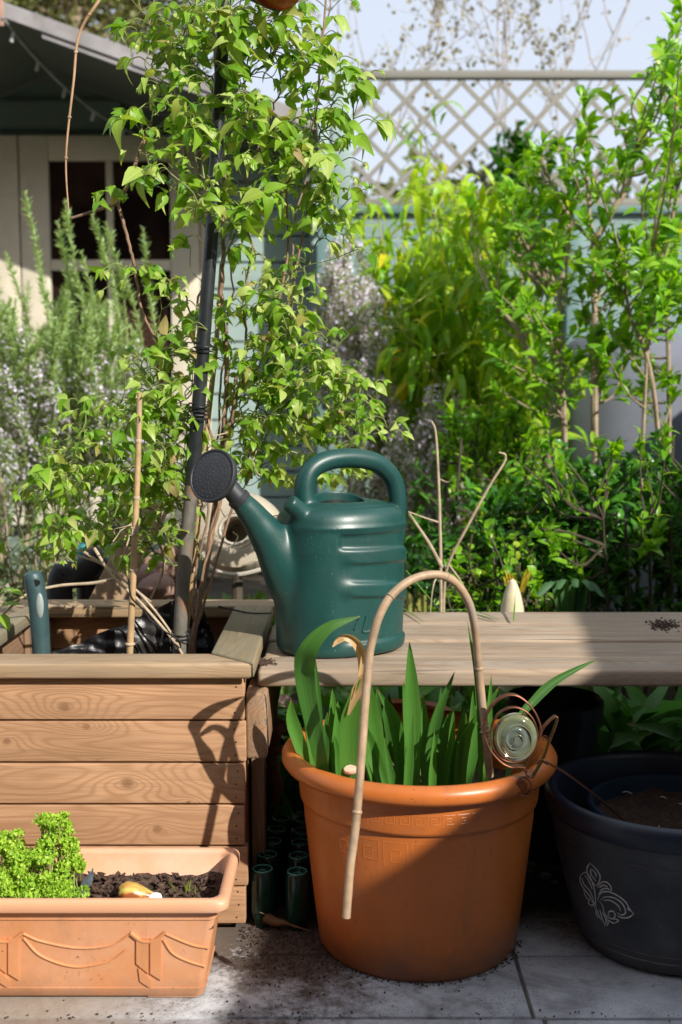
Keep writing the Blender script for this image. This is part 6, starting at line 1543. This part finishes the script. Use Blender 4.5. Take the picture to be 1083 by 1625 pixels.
# colourful ornament on a black basket
oc = at(143, 880, 2.55); og = thing('garden_gnome_ornament', 'small blurred figure ornament with pink face and teal coat, behind the planter', 'ornament', tuple(oc*[1, 1, 0]))
def ob(px, py, r, col, nm): mb = MB(); blob(mb, at(px, py, 2.55), r, 2, .1, 2, px); obj(nm, mb, plain(nm+'_paint', col, .35, var=.2), og)
ob(143, 857, (.012, .012, .012), (.62, .42, .28), 'head'); ob(142, 872, (.016, .014, .014), (.50, .28, .26), 'collar'); ob(133, 878, (.016, .012, .028), (.05, .32, .33), 'coat'); ob(147, 880, (.014, .013, .012), (.66, .06, .07), 'scarf')
mb = MB(); lathe(mb, [(.001, 0.0), (.03, .001), (.032, oc[2]-.03), (.012, oc[2]-.005)], (oc[0], oc[1]), 16); obj('base', mb, MT['black'], og)
mb = MB(); P = spline([(*at(95, 940, 2.5)[:2], .0), at(95, 935, 2.5), at(120, 915, 2.5), at(150, 890, 2.5), at(163, 880, 2.5)], 6); tube(mb, P, np.linspace(.03, .026, len(P)), 12, flat=.6)
tag(obj('black_boot', mb, MT['black'], origin=(*at(95, 940, 2.5)[:2], 0)), 'black rubber shape lying behind the left part of the planter', 'boot')
# pink bricks / cobbles heap behind planter
g = np.random.default_rng(81)
MT['cobble'] = plain('pink_cobble', (.27, .165, .13), .85, var=.3, vs=20, bmp=.5, bs=90); nn = 0
labs = ['pinkish stone']
for k in range(34):
    x = g.uniform(at(235, 900, 2.6)[0], at(440, 900, 2.6)[0]); y = g.uniform(2.42, 3.1); r = g.uniform(.025, .05)
    mb = MB(); blob(mb, (x, y, -.02+r*.5), (r, r*.85, r*.8), 2, .14, 1.5, k); o = obj('cobble_stone', mb, MT['cobble'], origin=(x, y, 0)); tag(o, 'pinkish stone among many on the bed behind the planter', 'stone', 'pinkish cobbles behind the planter')
# raised heap seen over the planter rim
for k, (px, py, r) in enumerate(((250, 930, .04), (232, 915, .035), (262, 905, .035), (280, 935, .04), (225, 940, .04), (268, 880, .03), (245, 890, .03), (215, 925, .03), (285, 905, .03), (240, 952, .04), (270, 955, .04), (300, 950, .035))):
    p = at(px, py, 2.42 + .02*k); mb = MB(); blob(mb, p, (r, r*.9, r*.8), 2, .14, 1.5, k); blob(mb, (p[0], p[1], p[2]*.45), (r*1.15, r, p[2]*.5), 2, .1, 1.5, k+50)
    tag(obj('stacked_cobble', mb, MT['cobble'], origin=(p[0], p[1], 0)), 'pinkish stone in the heap seen over the back rail of the planter', 'stone', 'heap of pinkish stones')

# small leafy ground plants scattered through the bed and path edges
MT['weed'] = leafmat('weed_leaf', (.07, .18, .03), (.16, .30, .06), (.3, .35, .12), trans=.35, vein=0)
pp, pf_, sz = [], [], []
for _ in range(1500):
    x = g.uniform(-1.7, 1.3); y = g.uniform(2.3, 4.6); 
    if x < -.95 and g.random() < .7: continue
    for _ in range(5): pp.append((x + g.normal(0, .03), y + g.normal(0, .03), -.02)); pf_.append((g.normal(0, .5), g.normal(0, .5), g.uniform(.4, 1.2))); sz.append(g.uniform(.03, .09))
mb = MB(); pp = np.array(pp); scatter(mb, BT[:2] + ST, pp, np.array(pf_), g.normal(0, .4, pp.shape) + (0, 0, 1), np.array(sz), g)
tag(obj('ground_cover', mb, MT['weed'], sharp=None), 'low mixed leaves covering the bed behind the bench', 'ground cover', kind='stuff')
# plants and dark leaves under the bench
for (cx_, cy_, Y, w_, n_, lab, mat, L) in ((1000, 1150, 2.28, .16, 44, 'strappy green plants in deep shade under the right of the bench', 'iris', .20), (450, 1230, 2.15, .05, 18, 'grey-green leafy plant between the planter leg and the orange pot', 'dshrub', .07), (800, 1110, 2.3, .12, 20, 'dark leaves under the bench behind the snail ornament', 'dshrub', .14), (560, 1110, 2.3, .12, 24, 'dark leaves under the bench behind the broken iris leaf', 'dshrub', .14)):
    pp, pf_ = [], []; c = at(cx_, cy_, Y)
    for _ in range(n_*5): pp.append((c[0]+g.normal(0, w_), Y+g.normal(0, .06), g.uniform(-.01, max(.02, c[2]-.04)))); pf_.append((g.normal(0, .6), -abs(g.normal(0, .5)), g.uniform(.2, 1.1)))
    mb = MB(); pp = np.array(pp); scatter(mb, (BT if mat == 'iris' else ST), pp, np.array(pf_), g.normal(0, .4, pp.shape) + (0, -.4, 1), g.uniform(.5, 1.1, len(pp))*L, g)
    t = thing('shade_plant', lab, 'plant', (c[0], Y, 0)); obj('foliage', mb, MT[mat], t, sharp=None)
# strap leaves + yellow flower + pale cone just behind the bench
mb = MB()
for dx, top_, lean in ((-30, 946, -24), (-12, 935, -10), (8, 932, 2), (24, 938, 14), (34, 948, 22)):
    p0 = at(905, 1000, 2.42); p0[2] = 0; tip = at(905+dx+lean, top_, 2.36); mid = at(905+dx*.6, 945, 2.42); blade(mb, [p0, mid, tip], .022, .2, 0, (1, .3, 0), w0=.9, tipk=.4)
tt = thing('strap_leaved_plant', 'blue-green strap leaves showing just above the back edge of the bench', 'plant', (at(905, 990, 2.42)[0], 2.42, 0)); obj('foliage', mb, leafmat('strap_leaf', (.05, .13, .05), (.09, .20, .08), None, vein=0), tt, sharp=None)
mb = MB(); c = at(813, 975, 2.33)
lathe(mb, [(.0005, .075+c[2]), (.008, .070+c[2]), (.017, .045+c[2]), (.024, .015+c[2]), (.027, -.03+c[2]), (.027, .0)], (c[0], c[1]), 24)
tag(obj('pale_cone_marker', mb, plain('pale_cream_shell', (.66, .58, .38), .35, var=.1), origin=(c[0], c[1], 0)), 'pale cream pointed cone standing just behind the bench', 'ornament')
yf = thing('yellow_flower', 'yellow flower with upright petals behind the pale cone', 'flower', tuple(at(815, 990, 2.4)*[1, 1, 0]))
mb = MB()
for k in range(7):
    a = g.uniform(-.5, .5); p0 = at(815+g.normal(0, 6), 940, 2.4); blade(mb, [p0, p0+(a*.02, -.01, .025), p0+(a*.045, -.015, .05+g.uniform(-.015, .01))], .013, .2, 0, (1, .2, 0))
obj('petals', mb, leafmat('yellow_petal', (.42, .32, .03), (.60, .48, .05), None, vein=0), yf, sharp=None)
mb = MB(); p0 = at(815, 940, 2.4); tube(mb, [p0, (p0[0], p0[1], 0)], .004, 6); obj('stem', mb, plain('flower_stem', (.15, .25, .05), .5), yf)

# dead twigs behind the bench
dt = thing('dead_twigs', 'pale dead forked twigs standing behind the bench, right of the watering can', 'dead plant', tuple(at(705, 1010, 2.34)*[1, 1, 0]))
mb = MB()
for pts, r in ((((700, 1010, 2.34), (700, 900, 2.34), (697, 780, 2.34), (692, 690, 2.34), (685, 668, 2.34)), .0036), (((704, 1010, 2.34), (705, 940, 2.34), (712, 895, 2.33), (745, 830, 2.31), (778, 770, 2.3), (800, 735, 2.3), (802, 722, 2.3), (792, 718, 2.3)), .0034),
               (((702, 900, 2.34), (680, 860, 2.32), (650, 815, 2.3)), .0042), (((700, 830, 2.34), (675, 822, 2.34), (648, 812, 2.34)), .0022), (((712, 895, 2.33), (735, 930, 2.33), (745, 975, 2.34)), .002), (((700, 905, 2.34), (688, 930, 2.3), (682, 985, 2.3)), .0018), (((697, 760, 2.34), (712, 765, 2.34), (720, 755, 2.33)), .0012)):
    P = spline([at(*p) for p in pts], 6)
    if pts[0][1] > 1000: P[0][2] = 0.
    tube(mb, P, np.linspace(r, r*.55, len(P)), 7, rough=.06)
obj('twigs', mb, MT['twig'], dt)
# cut grass blades lying on the bench
mb = MB()
for pts in (((645, 905, None), (670, 935, None), (705, 975, None)), ((640, 965, None), (655, 975, None), (675, 988, None)), ((700, 968, None), (745, 968, None), (780, 978, None), (795, 985, None)), ((815, 985, None), (818, 950, None), (822, 900, None)), ((755, 975, None), (775, 980, None), (790, 984, None))):
    Pp = []
    for i, (px, py, _) in enumerate(pts):
        Pp.append(atz(px, py, BZ+.003) if py > 962 else at(px, py, 2.20))
    blade(mb, Pp, .0045, .2, 0, (.3, 1, 0))
tag(obj('grass_clippings', mb, MT['weed'], origin=(.2, 2.15, BZ)), 'a few loose green grass blades lying on and over the bench', 'grass')
# leaf debris on bench / soil smear
g = np.random.default_rng(91); P = []
for _ in range(260): q = atz(1052 + g.normal(0, 12), 992 + g.normal(0, 4), BZ+.0005); P.append(q)
for _ in range(220): q = atz(418 + g.normal(0, 8), 1051 + g.normal(0, 2.5), BZ+.0005); P.append(q)
crumbs('bench_dirt', P, MT['soil'], 'crumbs of soil spilt on the bench planks', smin=.0008, smax=.0026)
mb = MB(); P = spline([at(348, 966, 2.0)+(0, 0, .004), atz(372, 968, RZ+.006), atz(400, 973, RZ+.004), atz(432, 973, RZ+.004)], 5); tube(mb, P, np.linspace(.002, .0012, len(P)), 6)
tag(obj('fallen_stalk', mb, MT['black'], origin=P[0]), 'dark thin stalk lying across the back corner of the planter rail', 'twig')

# red wavy-rimmed bird dish on top of the pole
mb = MB(); c = np.array((at(440, 0, 1.86)[0], 1.86, at(440, 14, 1.86)[2])); rows_ = []
for r_, h in ((.0005, .0), (.012, .0), (.030, .009), (.044, .026), (.046, .028), (.044, .030), (.030, .014), (.014, .006), (.0005, .005)):
    rows_.append([c + np.array((r_*(1+.05*math.cos(12*q)*(r_/.06))*math.cos(q), r_*(1+.05*math.cos(12*q)*(r_/.06))*math.sin(q), h + .003*math.cos(12*q)*(r_/.06)**2)) for q in np.linspace(0, 2*math.pi, 97)])
gridm(mb, np.array(rows_)); bd = thing('red_bird_dish', 'red dish with wavy rim above the clematis at the top of the picture', 'bird feeder', tuple(c))
obj('dish', mb, plain('red_glass', (.30, .014, .008), .3, var=.25, vs=20), bd)
mb = MB(); pb = pole_pt(-40); tube(mb, spline([pb, (pb + c)/2 + (0, 0, -.01), c + (0, 0, .0)], 6), .004, 8); obj('arm', mb, MT['black'], bd)
